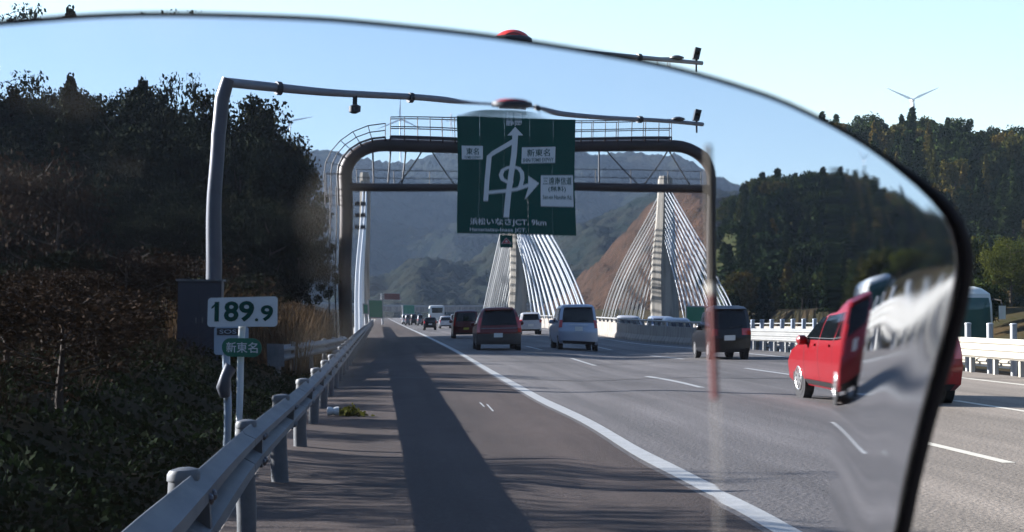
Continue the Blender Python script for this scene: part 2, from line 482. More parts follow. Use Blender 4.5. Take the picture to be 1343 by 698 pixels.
mountain('near_mountain', [(-200,300),(300,330),(440,380),(500,368),(545,345),(600,352),(660,325),(700,330),(760,296),(860,258),(940,250),(1100,290),(1900,300)],
         800, 1350, 1900, -200, 1900, M_mtn, 320, 190, 0.09, 4.1, bump=6.5)
mountain('brown_hillside', [(300,425),(690,418),(728,400),(750,386),(785,346),(825,302),(855,266),(890,248),(950,262),(1000,290),(1100,330),(1900,360)],
         520, 760, 1000, 300, 1900, M_mtnb, 300, 120, 0.05, 7.7, foot=-12, bump=2.2)

# ------------------------------------------------------------------ trees
def leaves(C, size, r, upbias=0.3):
    """one randomly turned quad at each centre"""
    n = len(C)
    a = r.normal(size=(n, 3)); a /= np.linalg.norm(a, axis=1)[:, None]
    b = r.normal(size=(n, 3)); b -= (b*a).sum(1)[:, None]*a; b /= np.linalg.norm(b, axis=1)[:, None]
    s = (size * r.uniform(0.5, 1.5, n))[:, None] / 2
    V = np.stack([C - a*s, C - b*s*0.6, C + a*s, C + b*s*0.6], 1).reshape(-1, 3)
    return V, np.arange(n*4).reshape(n, 4)

def crown_broad(r, n, leaf, h=1.0):
    K = 46; cs = []
    for _ in range(K):
        u = r.uniform(-1, 1); t = r.uniform(0, 2*math.pi); q = r.uniform(0.35, 0.85)
        rr = math.sqrt(1-u*u)
        cs.append([rr*math.cos(t)*q*0.5, rr*math.sin(t)*q*0.5, 0.58 + u*q*0.42])
    cs = np.array(cs); rad = r.uniform(0.09, 0.2, K)
    k = r.integers(0, K, n)
    d = r.normal(size=(n, 3)); d /= np.linalg.norm(d, axis=1)[:, None]
    d[:, 2] *= 0.8
    C = cs[k] + d * (rad[k] * r.uniform(0.5, 1.05, n))[:, None]
    return leaves(C, leaf, r)

def crown_dense(r, n, leaf):
    K = 120; cs = []
    for _ in range(K):
        u = r.uniform(-1, 1); t = r.uniform(0, 2*math.pi); q = r.uniform(0.3, 1.0)**0.6
        rr = math.sqrt(1-u*u)
        cs.append([rr*math.cos(t)*q*0.43, rr*math.sin(t)*q*0.43, 0.55 + u*q*0.40])
    cs = np.array(cs); rad = r.uniform(0.045, 0.10, K)
    k = r.integers(0, K, n)
    d = r.normal(size=(n, 3)); d /= np.linalg.norm(d, axis=1)[:, None]; d[:, 2] *= 0.75
    return leaves(cs[k] + d*(rad[k]*r.uniform(0, 1, n)**0.6)[:, None], leaf, r)

def crown_cone(r, n, leaf, full=0.24):
    t = r.uniform(0, 1, n)**1.35
    lay = np.round(t*17)/17
    th = r.uniform(0, 2*math.pi, n)
    br = np.round(th*7/6.283 + lay*31)*6.283/7 + r.normal(0, 0.23, n)
    ph = r.uniform(0.75, 1.2, 400)[(lay*17*7+np.round(br*1.1)).astype(int) % 400]
    R0 = full*(1-t)**0.75*(0.72+0.35*np.cos(lay*40))*ph + 0.012
    q = np.sqrt(r.uniform(0.08, 1, n))
    C = np.stack([R0*q*np.cos(br), R0*q*np.sin(br), 0.10 + 0.9*t - 0.05*q*(1-t) + r.normal(0, 0.008, n)], 1)
    return leaves(C, leaf, r)

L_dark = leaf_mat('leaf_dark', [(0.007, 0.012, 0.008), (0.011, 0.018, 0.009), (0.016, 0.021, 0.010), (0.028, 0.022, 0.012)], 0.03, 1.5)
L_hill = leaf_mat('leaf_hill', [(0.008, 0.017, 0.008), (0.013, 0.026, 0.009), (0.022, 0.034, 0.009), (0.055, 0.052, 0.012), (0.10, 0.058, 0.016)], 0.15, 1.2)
L_gold = leaf_mat('leaf_yellowgreen', [(0.035, 0.05, 0.010), (0.07, 0.068, 0.014)], 0.3, 2)
def trunk_mesh(name, conif):
    b = MB(); b.tube([(0,0,-0.04),(0.004,0,0.3),(-0.004,0.004,0.6),(0,0,0.80)], [0.022,0.016,0.009,0.002], 6)
    for k in range(7):
        z = 0.28 + 0.08*k; t = k*2.4; l = (0.30 if not conif else 0.14)*(1-0.5*k/7)
        b.tube([(0,0,z),(l*.6*math.cos(t), l*.6*math.sin(t), z+0.05),(l*math.cos(t), l*math.sin(t), z+(0.12 if not conif else 0.03))], [0.008,0.005,0.002], 4, False)
    return b.mesh(name, M_bark)
TR_B, TR_C = trunk_mesh('trunk', False), trunk_mesh('trunk', True)
def variants(fn, n, leaf, m, k):
    return [np_mesh('crown', *fn(np.random.default_rng(100+i+n), n, leaf), m) for i in range(k)]
B_far, C_far = variants(crown_broad, 2200, 0.075, L_hill, 4), variants(crown_cone, 2200, 0.06, L_hill, 3)
B_near, C_near = variants(crown_dense, 26000, 0.016, L_dark, 4), variants(crown_cone, 15000, 0.016, L_dark, 4)
B_gold = variants(crown_broad, 14000, 0.024, L_gold, 1)

def tree(name, x, y, h, wd, crown, trunk, label, group, z=None):
    o = bpy.data.objects.new(name, None); COL.objects.link(o)
    o.location = (x, y, (G(x, y) if z is None else z) - 0.1)
    o.scale = (wd, wd, h); o.rotation_euler = (0, 0, random.uniform(0, 6.28))
    tag(o, label, 'tree', group)
    for nm, me in (('trunk', trunk), ('crown', crown)):
        c = bpy.data.objects.new(nm, me); COL.objects.link(c); c.parent = o
    return o

# the dark wood on the left: its skyline seen through the windshield
def left_sky(x):
    pts = [(-60, 112), (0, 112), (90, 104), (130, 116), (200, 110), (260, 122), (330, 118), (352, 132), (372, 170), (395, 205), (412, 250), (428, 300), (438, 360), (446, 410)]
    for a, c in zip(pts[:-1], pts[1:]):
        if a[0] <= x <= c[0]: return a[1]+(c[1]-a[1])*(x-a[0])/(c[0]-a[0])
    return 112 if x < -60 else 410
cnt = 0
for row, Y in enumerate((84, 90, 96, 102, 108, 114, 120, 126, 131, 136)):
    L = -3.2 - (0.6 if row < 3 else 0)
    while L > -0.215*Y - 3:
        x = 500 + L/Y*FPX; xx = x
        zt = 1.5 + (410-un(left_sky(xx)))/FPX*Y
        X, YY = L + random.uniform(-.6, .6), Y + random.uniform(-2.5, 2.5)
        g = G(X, YY)
        front = 0.60 + 0.40*sm(0, 6, row)
        h = (zt-g) * (front*random.uniform(0.88, 1.0) if row < 6 else random.uniform(0.99, 1.07))
        h = max(h, 2.2)
        con = random.random() < 0.12
        if x + (h*0.33)/Y*FPX > 452: L -= 0.8; continue
        step = max(1.4, min(3.4, h*0.21))
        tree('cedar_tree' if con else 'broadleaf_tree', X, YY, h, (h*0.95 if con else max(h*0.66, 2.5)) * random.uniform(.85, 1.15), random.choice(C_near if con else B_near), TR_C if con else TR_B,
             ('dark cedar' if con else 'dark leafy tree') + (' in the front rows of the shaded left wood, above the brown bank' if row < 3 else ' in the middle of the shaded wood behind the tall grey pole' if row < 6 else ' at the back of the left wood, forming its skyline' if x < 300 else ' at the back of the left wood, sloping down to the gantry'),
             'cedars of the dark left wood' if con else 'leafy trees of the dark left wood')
        cnt += 1
        L -= step * random.uniform(0.75, 1.1)
print('left trees', cnt)
# three tips above the top edge of the windshield
for (x, y, Y) in ((18, 29, 118), (92, 12, 108)):
    p = at(x, y, Y); g = G(p.x, Y)
    tree('cedar_tree', p.x, Y, p.z-g, (p.z-g)*0.85, C_near[0], TR_C,
         ('tall cedar whose tip shows above the windshield edge at the far left' if x < 50 else 'tallest cedar of the left wood, its tip clear above the windshield edge'), 'tall cedars of the left wood')

# the wooded hill on the right
def right_tree(X, Y, h=None, big=False):
    con = random.random() < 0.4; h = h or random.uniform(6.0, 9.0)
    tree('hill_conifer' if con else 'hill_broadleaf_tree', X, Y, h, (h*0.95 if con else h*0.9)*random.uniform(.85, 1.15), random.choice(C_far if con else B_far), TR_C if con else TR_B,
         'pointed conifer among the trees of the right hillside' if con else 'rounded leafy tree among the trees of the right hillside',
         'conifers of the right hillside' if con else 'leafy trees of the right hillside')
def hill_h(px):
    """skyline of the right hill, true rows"""
    pts = [(900,215),(940,185),(985,165),(1040,158),(1080,153),(1130,152),(1180,158),(1210,150),(1250,153),(1290,160),(1343,163),(1900,170)]
    for a, c in zip(pts[:-1], pts[1:]):
        if a[0] <= px <= c[0]: return a[1]+(c[1]-a[1])*(px-a[0])/(c[0]-a[0])
    return 215
for k in range(110):
    Y = random.uniform(100, 232); X = random.uniform(36, 50) + .12*max(0, Y-150)
    if (X/Y)*FPX+500 > 1300 or (X/Y)*FPX+500 < 960: continue
    right_tree(X, Y, random.uniform(3.5, 6.5))
# the hill itself
Vh = []; NI, NJ = 90, 46
def hill_z(px, t):
    Y = 225 + t*185
    X = (px-500)/FPX*Y
    zc = 1.5 + (410-hill_h(px)-46)/FPX*370
    e = sm(890, 985, px)
    z = -0.6 + (zc+0.6) * (sm(0, 0.80, t) if t < .8 else 1-0.25*sm(.8, 1.2, t)) * (0.35+0.65*e) + 0.8*fbm(X, Y, 0.06)
    return X, Y, z - (1-e)*14
for j in range(NJ+1):
    for i in range(NI+1):
        Vh.append(hill_z(880 + 1000*i/NI, 1.25*j/NJ - 0.02))
Fh = [(j*(NI+1)+i, j*(NI+1)+i+1, (j+1)*(NI+1)+i+1, (j+1)*(NI+1)+i) for j in range(NJ) for i in range(NI)]
M_hillfloor = mat('hill_floor', (0.014, 0.022, 0.008), 0.95, scale=0.2, col2=(0.04, 0.04, 0.016), bump=0.6, bscale=1.5, spec=0.03)
tag(link('right_hill', np_mesh('right_hill', Vh, Fh, M_hillfloor, True)), kind='structure')
cnt = 0
rows = 17
for r_ in range(rows):
    t = 0.0 + 0.86*(r_/(rows-1))
    px = 925 + random.uniform(0, 20)
    while px < 1640:
        X, Y, z = hill_z(px, t + random.uniform(-.02, .02))
        h = random.uniform(5.4, 7.6) * (1.0 if r_ else 0.8) * (0.75 + 0.25*sm(925, 1010, px))
        if cnt < 298 or r_ > 14:
            con = random.random() < (0.72 if r_ < rows-5 else 0.0)
            tree('hill_conifer' if con else 'hill_broadleaf_tree', X, Y, h*(1.15 if con else 1), (h*0.95 if con else h*0.88)*random.uniform(.85, 1.15), random.choice(C_far if con else B_far), TR_C if con else TR_B,
                 ('pointed conifer' if con else 'rounded leafy tree') + (' at the foot of the right hill above the median rails' if t < .25 else ' on the crest of the right hill against the sky' if t > .72 else ' halfway up the right hill, seen through the windshield' if px < 1180 else ' halfway up the right hill near the curved windshield edge'),
                 'conifers of the right hillside' if con else 'leafy trees of the right hillside', z=z)
        else: pass
        cnt += 1
        px += 5.0/Y*FPX * random.uniform(.8, 1.25) * (1 if px < 1400 else 1.7)
print('right trees', cnt)
# the rest of the wood, too dense to tell apart, as one mass
VV, FF, k0 = [], [], 0
rw = np.random.default_rng(77)
for i in range(330):
    px = 925 + 715*rw.uniform()**1.0; t_ = rw.uniform(0, .9)
    X, Y, z = hill_z(px, t_); h = rw.uniform(4.2, 6.6)*(0.75+0.25*sm(925, 1010, px))
    v_, f_ = (crown_broad if i % 3 == 0 else crown_cone)(np.random.default_rng(500+i), 620, 0.11)
    if i % 3: v_[:, :2] *= 1.25; v_[:, 2] *= 1.25
    a_ = rw.uniform(0, 6.28); ca, sa = math.cos(a_), math.sin(a_)
    v2 = np.stack([(v_[:, 0]*ca-v_[:, 1]*sa)*h*1.05, (v_[:, 0]*sa+v_[:, 1]*ca)*h*1.05, v_[:, 2]*h-.5], 1) + np.array([X, Y, z])
    VV.append(v2); FF.append(f_+k0); k0 += len(v2)
L_wood = leaf_mat('leaf_wood', [(0.008, 0.017, 0.008), (0.014, 0.027, 0.009), (0.026, 0.036, 0.010), (0.045, 0.046, 0.013)], 0.12, 0.12)
tag(link('dense_wood', np_mesh('dense_wood', np.concatenate(VV), np.concatenate(FF), L_wood)), 'dense mass of smaller trees filling the gaps on the right hillside', 'trees', kind='stuff')
# valley sides go on unseen right and behind, added to cut sky fill
def valley_side(name, f, x0, x1, y0, y1, n, m_):
    V_ = [(x0+(x1-x0)*i/n, y0+(y1-y0)*j/n, f(x0+(x1-x0)*i/n, y0+(y1-y0)*j/n)) for j in range(n+1) for i in range(n+1)]
    F_ = [(j*(n+1)+i, j*(n+1)+i+1, (j+1)*(n+1)+i+1, (j+1)*(n+1)+i) for j in range(n) for i in range(n)]
    tag(link(name, np_mesh(name, V_, F_, m_, True)), kind='structure')
valley_side('right_valley_side', lambda x, y: -1.5 + 62*sm(62+max(0, y)*.42, 230+max(0, y)*.42, x) + 3*mnoise.noise(Vector((x*.08, y*.08, 1))), 50, 420, -300, 330, 90, M_hillfloor)
valley_side('added_hill_behind', lambda x, y: -1.5 + 75*sm(60, 220, -y) + 4*mnoise.noise(Vector((x*.06, y*.06, 9))), -260, 420, -285, -50, 90, M_hillfloor)
for (x, Y, y, lab) in ((1325, 150, 300, 'bright yellow-green tree on the bank right of the bus'), (1345, 165, 318, 'yellow-green tree at the right edge behind the median posts')):
    p = at(x, y, Y); g = G(p.x, Y)
    tree('broadleaf_tree', p.x, Y, p.z-g, (p.z-g)*0.95, B_gold[0], TR_B, lab, None)

# ------------------------------------------------------------------ the left bank: ivy and dry grass
def scatter(n, x0, x1, y0, y1, seed):
    r = np.random.default_rng(seed)
    Y = y0 * (y1/y0)**r.uniform(0, 1, n); X = x0 + (x1-x0)*r.uniform(0, 1, n)
    Z = np.array([G(a, c) for a, c in zip(X, Y)])
    return r, np.stack([X, Y, Z], 1)
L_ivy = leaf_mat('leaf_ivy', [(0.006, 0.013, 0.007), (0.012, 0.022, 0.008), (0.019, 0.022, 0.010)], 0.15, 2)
L_straw = leaf_mat('straw', [(0.058, 0.038, 0.023), (0.10, 0.066, 0.038), (0.042, 0.028, 0.018)], 0.3, 0.9)
L_twig = leaf_mat('twig', [(0.014, 0.009, 0.006), (0.042, 0.026, 0.016)], 0.1, 0.9)
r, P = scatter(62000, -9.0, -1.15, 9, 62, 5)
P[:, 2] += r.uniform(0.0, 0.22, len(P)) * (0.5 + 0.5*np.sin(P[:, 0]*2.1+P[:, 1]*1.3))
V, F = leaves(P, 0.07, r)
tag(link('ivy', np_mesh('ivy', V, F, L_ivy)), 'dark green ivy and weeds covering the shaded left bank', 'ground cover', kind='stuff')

def blades(P, r, hmin, hmax, wd, lean):
    n = len(P); h = r.uniform(hmin, hmax, n); a = r.uniform(0, 2*math.pi, n); l = r.uniform(0.1, lean, n)*h
    a = a + 0*h; d = np.stack([np.cos(a), np.sin(a), np.zeros(n)], 1)
    s = np.stack([-np.sin(a+r.normal(0, 1.2, n)), np.cos(a), np.zeros(n)], 1)*wd/2
    up = np.zeros((n, 3)); up[:, 2] = 1
    c = [P, P+up*h[:, None]*.55+d*l[:, None]*.3, P+up*h[:, None]*.92+d*l[:, None]*.85, P+up*h[:, None]*.86+d*l[:, None]*1.25]
    w_ = [1, .8, .5, .12]
    V = np.stack([q for ci, wi in zip(c, w_) for q in (ci-s*wi, ci+s*wi)], 1)
    base = (np.arange(n)*8)[:, None]
    F = np.concatenate([base+np.array([[0, 1, 3, 2]]), base+np.array([[2, 3, 5, 4]]), base+np.array([[4, 5, 7, 6]])])
    return V.reshape(-1, 3), F
r, P = scatter(8000, -11.0, -3.2, 18, 75, 9)
V, F = blades(P, r, 0.15, 0.6, 0.009, 2.2)
tag(link('dry_grass', np_mesh('dry_grass', V, F, L_twig)), 'brown dead weeds and brambles matted over the left bank', 'dry grass', kind='stuff')
r, P = scatter(6500, -5.0, -1.9, 48, 84, 19)
V, F = blades(P, r, 0.8, 1.9, 0.022, 0.5)
tag(link('pampas_grass', np_mesh('pampas_grass', V, F, L_straw)), 'tall straw-coloured dry grass behind the flared guardrail end', 'dry grass', kind='stuff')
# bushes and brambles standing on the bank against the wood
BUSH = variants(crown_broad, 5000, 0.045, L_dark, 2)
DRY = variants(crown_broad, 2600, 0.03, L_twig, 2)
for k in range(34):
    Y = random.uniform(44, 80); L = -random.uniform(0.06*Y, 0.22*Y)
    if L > -4.2: continue
    h = random.uniform(1.6, 3.4); dry = random.random() < 0.35
    tree('dry_bush' if dry else 'bush', L, Y, h, h*random.uniform(.9, 1.4), random.choice(DRY if dry else BUSH), TR_B,
         'leafless brown thicket on the bank below the dark wood' if dry else 'dark bush on the bank below the dark wood',
         'brown thickets on the left bank' if dry else 'dark bushes on the left bank')['category'] = 'bush'
for (X, Y, h) in ((-10.5, 21, 3.6), (-11.5, 26, 4.1), (-9.5, 17, 3.2)):
    tree('bare_tree', X, Y, h, 3.6, DRY[1], TR_B, 'bare thin tree left of the frame whose shade dapples the shoulder', 'bare trees above the ivy bank')
for k in range(26):
    Y = random.uniform(17, 46); L = -random.uniform(3.0, 4.6) - 0.10*max(0, Y-22)
    h = random.uniform(0.9, 1.7)
    tree('bramble', L, Y, h, h*random.uniform(1.0, 1.7), random.choice(DRY), TR_B, 'brown bramble standing on the ivy bank left of the distance board', 'brambles on the ivy bank')['category'] = 'bush'
for (x, y, Y, h) in ((40, 175, 82, 4.5), (-10, 190, 83, 4.0), (75, 210, 80, 3.5)):
    p = at(x, un(y), Y); g = G(p.x, Y)
    tree('autumn_tree', p.x, Y, p.z-g, 5.5, DRY[0], TR_B, 'bare tree with russet leaves at the near edge of the left wood', 'russet trees of the left wood')
# litter at the foot of the rail
p = at(438, 547, 29.5)
can = thing('drink_can', (p.x, p.y, 0.0), 'crushed white can lying at the foot of the left guardrail', 'litter')
MB().lathe((0,0,0.07), [(0.05,-0.09),(0.065,-0.085),(0.06,-0.03),(0.045,0.0),(0.062,0.04),(0.064,0.085),(0.05,0.09)], 12, 'x').build('can_body', M_signwhite, can, 30, True)
MB().lathe((0,0,0.07), [(0.048,0.088),(0.048,0.094)], 12, 'x').build('can_lid', M_galv, can, 30, True)
r = np.random.default_rng(3); P = np.array([[p.x+0.22, p.y+0.25, 0.02]]) + r.normal(0, 1, (160, 3))*np.array([.11, .11, .05])
P[:, 2] = abs(P[:, 2]); V, F = leaves(P, 0.08, r)
tag(link('weed', np_mesh('weed', V, F, L_gold)), 'small green weed growing beside the white can', 'plant')

# ------------------------------------------------------------------ guardrails
def beam_profile(h0, waves, wh, dep):
    pr = [(0, h0)]
    for k in range(waves):
        b0 = h0 + k*wh
        pr += [(0.012, b0+wh*.10), (dep, b0+wh*.32), (dep, b0+wh*.62), (0.012, b0+wh*.86)]
    pr += [(0, h0+waves*wh)]
    return pr
def beam_mesh(prof, L, side, m, th=0.006):
    """W profile swept along +Y for L metres; side +1 bulges to +X"""
    b = MB(); n = len(prof)
    for (y) in (0, L):
        for (d, z) in prof: b.v.append(Vector((side*d, y, z)))
        for (d, z) in prof: b.v.append(Vector((side*(d-th), y, z)))
    N = 2*n
    for i in range(n-1):
        b.f += [(i, i+1, N+i+1, N+i), (n+i+1, n+i, N+n+i, N+n+i+1), (i+1, i, n+i, n+i+1), (N+i, N+i+1, N+n+i+1, N+n+i)]
    b.f += [(0, N, N+n, n), (n-1, n+n-1, N+n+n-1, N+n-1)]
    return b.mesh('beam', m, 50)
def place_dir(o, a, c):
    d = Vector(c)-Vector(a); o.location = a; o.rotation_euler = (math.atan2(d.z, math.hypot(d.x, d.y)), 0, -math.atan2(d.x, d.y))

POST = MB().lathe((0,0,0), [(0.068,-0.4),(0.068,0.735),(0.075,0.735),(0.076,0.765),(0.066,0.785),(0.03,0.796),(0.004,0.798)], 20).mesh('post', M_galv, 40)
WB = beam_mesh(beam_profile(0.43, 2, 0.165, 0.085), 4.03, 1, M_galv)
BOLT = MB().lathe((0,0,0), [(0.022,0),(0.022,0.012),(0.012,0.02)], 8, 'x').mesh('bolt', M_bolt)
BRK = MB().box((-0.03,-0.05,0.45),(0.07,0.05,0.70)).mesh('bracket', M_galv)
gr = thing('guardrail', (-0.9, 2, 0), 'long galvanised guardrail with round capped posts along the left shoulder', 'guardrail')
GX = -0.84
for k in range(62):
    y = 5.0 + 4*k - 2
    bm = link('beam', WB, gr); bm.location = (0.05+0.0015*(k % 2), 4*k-1.0, 0.003*(k % 2))
    q = link('post', POST, gr); q.location = (GX-gr.location.x-0.05, 4.5*k+2.9, 0)
    if k < 24:
        bb = link('bracket', BRK, gr); bb.location = (GX-gr.location.x+0.0, 4.5*k+2.9, 0)
        for zz in (0.49, 0.66):
            for dy in (-0.1, 0.1):
                if k < 9:
                    o = link('bolt', BOLT, gr); o.location = (0.05+0.087, 4.5*k+2.9+dy, zz)
# flared second rail behind
fr = thing('guardrail', (-2.3, 45, 0), 'short flared guardrail end curving in behind the left roadside rail', 'guardrail')
pts = [Vector((-2.25,45,0)), Vector((-2.1,49,0)), Vector((-1.85,53,0)), Vector((-1.6,57,0)), Vector((-1.4,61,0)), Vector((-1.25,65,0)), Vector((-1.2,69,0))]
for a, c in zip(pts[:-1], pts[1:]):
    bm = link('beam', WB, fr); place_dir(bm, a - fr.location, c - fr.location)
    q = link('post', POST, fr); q.location = a - fr.location + Vector((-.02, .3, 0))
e = MB().box((-0.02,-0.03,0.36),(0.30,0.0,0.80)); o = e.build('end_cap', M_galv, fr, local=True); o.location = (-0.12, 0, 0)

# white rail along the right side and its partner across the median
WT = beam_mesh(beam_profile(0.38, 3, 0.165, 0.085), 4.03, -1, M_white_rail)
WT2 = beam_mesh(beam_profile(0.30, 2, 0.175, 0.085), 4.03, 1, M_white_rail)
HP = MB().add([(-.05,-.07,-.3),(.05,-.07,-.3),(.05,.07,-.3),(-.05,.07,-.3),(-.05,-.07,.8),(.05,-.07,.8),(.05,.07,.8),(-.05,.07,.8)],
              [(0,3,2,1),(4,5,6,7),(0,1,5,4),(1,2,6,5),(2,3,7,6),(3,0,4,7)]).mesh('post', M_white_rail)
rg_ = thing('guardrail', (14.75, 22, 0), 'white three-wave guardrail along the right edge of the road', 'guardrail')
for k in range(17):
    bm = link('beam', WT, rg_); bm.location = (0, 4*k, 0.003*(k % 2))
    for dy in (1, 3):
        q = link('post', HP, rg_); q.location = (0.09, 4*k+dy, 0)
r2 = thing('guardrail', (16.7, 22, -0.3), 'lower white guardrail facing the opposite carriageway across the median', 'guardrail')
for k in range(17):
    bm = link('beam', WT2, r2); bm.location = (0, 4*k, 0.003*(k % 2))
    for dy in (1, 3):
        q = link('post', HP, r2); q.location = (-0.09, 4*k+dy, -0.1)
TP = MB().lathe((0,0,0), [(0.085,-0.3),(0.085,1.18),(0.095,1.185),(0.09,1.22),(0.03,1.235)], 14).mesh('median_post', M_postgrey, 40)
for k in range(34):
    o = link('median_post', TP); o.location = (15.75, 22.5+2*k, 0)
    tag(o, 'grey steel post in the row standing between the two median guardrails', 'post', 'grey median posts')

# concrete parapet of the bridge on the right
pp = thing('parapet', (14.75, 93, 0), 'concrete parapet with a steel handrail along the right side of the bridge', 'parapet')
prof = [(-0.10,-0.1),(-0.10,0.12),(0.02,0.35),(0.06,0.86),(0.30,0.86),(0.34,-0.1)]
def par_mesh(L):
    n = len(prof)
    return MB().add([(x,0.01,z) for x,z in prof]+[(x,L-0.01,z) for x,z in prof],
       [tuple(range(n)), tuple(reversed(range(n,2*n)))]+[(i,n+i,n+(i+1)%n,(i+1)%n) for i in range(n)]).mesh('wall_panel', M_conc)
PM = par_mesh(5.0)
RP = MB().bar((0.18,0,0.86),(0.14,0,1.08),0.12,0.05).mesh('rail_post', M_white_rail)
RT = MB().tube([(0.14,0,1.10),(0.14,5.0,1.10)],0.045,8).mesh('handrail', M_white_rail, 40)
for k in range(66):
    o = link('wall_panel', PM, pp); o.location = (0, 5*k, 0)
    o = link('handrail', RT, pp); o.location = (0, 5*k, 0)
    for d in (1.25, 3.75):
        o = link('rail_post', RP, pp); o.location = (0, 5*k+d, 0)
# rounded nose of the parapet, turned outwards
nb = MB(); pts = [(0,0),(0.12,-1.5),(0.45,-3.0),(1.0,-4.2)]
for (a, c) in zip(pts[:-1], pts[1:]):
    n = len(prof); vs = [(a[0]+x, a[1], z*(1 if z < .5 else 1)) for x, z in prof]+[(c[0]+x, c[1], z) for x, z in prof]
    nb.add(vs, [tuple(range(n)), tuple(reversed(range(n,2*n)))]+[(i,(i+1)%n,n+(i+1)%n,n+i) for i in range(n)])
nb.build('wall_nose', M_conc, pp, local=True)
for (X, lab, z0, nm) in ((17.3, 'far concrete parapet lining the opposite bridge deck on its near side', -0.5, 0), (31.3, 'concrete parapet on the outer edge of the opposite bridge', -0.5, 1)):
    o = thing('parapet', (X, 142, z0), lab, 'parapet')
    for k in range(60):
        q = link('wall_panel', PM, o); q.location = (0, 5*k, 0)
        q = link('handrail', RT, o); q.location = (0, 5*k, 0)

# ------------------------------------------------------------------ cable stayed bridge towers
def pylon(X, lab, ztop, y_near, y_far, wb, wt, ncab=11, rc=0.062, ztl=12.5, base=-2.6, outset=0):
    PY = 240.0
    o = thing('bridge_tower', (X, PY, -0.02), lab, 'bridge tower', 'concrete towers of the cable stayed bridge')
    b = MB(); rings = []
    for (z, wx, wy) in ((base, wb, 3.4), (0.0, wb, 3.2), (9, wb*.78+wt*.22, 2.7), (ztop-0.6, wt, 2.0), (ztop, wt*.8, 1.7)):
        ch = min(wx, wy)*0.30; hx, hy = wx/2, wy/2
        rings.append([(-hx+ch,-hy,z),(hx-ch,-hy,z),(hx,-hy+ch,z),(hx,hy-ch,z),(hx-ch,hy,z),(-hx+ch,hy,z),(-hx,hy-ch,z),(-hx,-hy+ch,z)])
    vs = [q for rr in rings for q in rr]; fs = []
    for i in range(len(rings)-1):
        for j in range(8): fs.append((8*i+j, 8*i+(j+1) % 8, 8*i+8+(j+1) % 8, 8*i+8+j))
    fs.append(tuple(8*(len(rings)-1)+j for j in range(8)))
    b.add(vs, fs); b.build('shaft', M_pylon, o, local=True)
    # anchor boxes stacked up the shaft
    for k in range(ncab):
        z = ztl + (ztop-1.6-ztl)*k/(ncab-1)
        w_ = wt*0.5 + 0.25
        if k == ncab-1:
            q = MB().box((-w_*.55, -1.45, z-.22), (w_*.55, 1.45, z+.22)).build('anchor', M_pylon, o, local=True)
    for sgn, ext in ((-1, PY-y_near), (1, y_far-PY)):
        for k in range(ncab):
            t = (k+1)/ncab
            z = ztl + (ztop-1.6-ztl)*k/(ncab-1)
            yd = sgn*(ext*(0.26+0.74*t))
            for dx in (-0.17, 0.17):
                q = MB().tube([(dx+outset*0, sgn*1.0, z), (dx+outset, yd, 0.0)], rc, 6, False).build('cable', M_cable, o, 60, True)
    return o
pylon(-1.75, 'left tower of the cable stayed bridge rising beside the left guardrail', 24.0, 160, 325, 1.5, 1.1)
pylon(15.95, 'middle tower of the cable stayed bridge seen below the green sign', 24.0, 155, 322, 1.9, 1.4, rc=0.08)
pylon(33.0, 'right tower of the cable stayed bridge beyond the opposite carriageway', 23.6, 188, 305, 3.0, 1.5)

# far viaduct across the valley
va = thing('viaduct', (0, 880, 0), 'pale far viaduct crossing behind the end of the bridge', 'bridge')
MB().box((-30, 876, 2.6), (75, 884, 4.6)).build('deck', M_conc, va)
for X in (-25, 0, 25, 50, 70):
    MB().box((X-1, 878, -23), (X+1, 882, 2.6)).build('pier', M_conc, va)
b = MB().box((-30, 875.7, 4.6), (75, 876, 5.5)).build('railing', M_white_rail, va)

# ------------------------------------------------------------------ sign gantry over the road
GY = 90.0
pL, pR = at(455, 447, GY).x, at(934, 450, GY).x
ZU, ZL = 11.45, 9.05
ga = thing('sign_gantry', (pL, GY, 0), 'brown tubular truss gantry arching over the road and carrying the green sign', 'gantry')
def arch_path(x0, x1, zt, r_):
    pts = [(x0, GY, -0.1), (x0, GY, 4), (x0, GY, zt-r_)]
    for k in range(1, 9):
        a = math.pi/2*k/8; pts.append((x0+r_-r_*math.cos(a), GY, zt-r_+r_*math.sin(a)))
    for k in range(1, 10): pts.append((x0+r_+(x1-x0-2*r_)*k/10, GY, zt))
    for k in range(8, -1, -1):
        a = math.pi/2*k/8; pts.append((x1-r_+r_*math.cos(a), GY, zt-r_+r_*math.sin(a)))
    pts += [(x1, GY, 4), (x1, GY, -0.1)]
    return pts
MB().tube(arch_path(pL, pR, ZU, 1.7), 0.31, 16).build('main_tube', M_brown, ga, 50)
MB().tube([(pL, GY, ZL), (pR, GY, ZL)], 0.27, 12).build('lower_chord', M_brown, ga, 50)
for X in (pL+1.9, pL+4.6, pR-4.6, pR-1.9):
    MB().lathe((X, GY, ZU), [(0.24,-0.07),(0.32,-0.07),(0.32,0.07),(0.24,0.07)], 14, 'x').build('flange', M_brown, ga, 40)
for X in (pL, pR):
    MB().lathe((X, GY, 0), [(0.5,0),(0.5,0.06),(0.27,0.1),(0.26,0.5)], 14).build('base_plate', M_brown, ga, 40)
span = [pL+0.9, pL+2.1, pL+2.5, pL+3.6, pL+4.8]
for (a, c) in ((pL+1.2, pL+1.2), (pL+1.9, pL+1.75), (pL+2.5, pL+2.3), (pL+3.2, pL+2.1), (pL+3.6, pL+4.7), (pL+6.1, pL+4.8), (pR-4.9, pR-4.9), (pR-4.6, pR-3.2), (pR-2.0, pR-3.1), (pR-2.0, pR-1.0)):
    MB().tube([(a, GY, ZU-.2), (c, GY, ZL+.1)], 0.035, 6).build('brace', M_rail_dark, ga, 50)
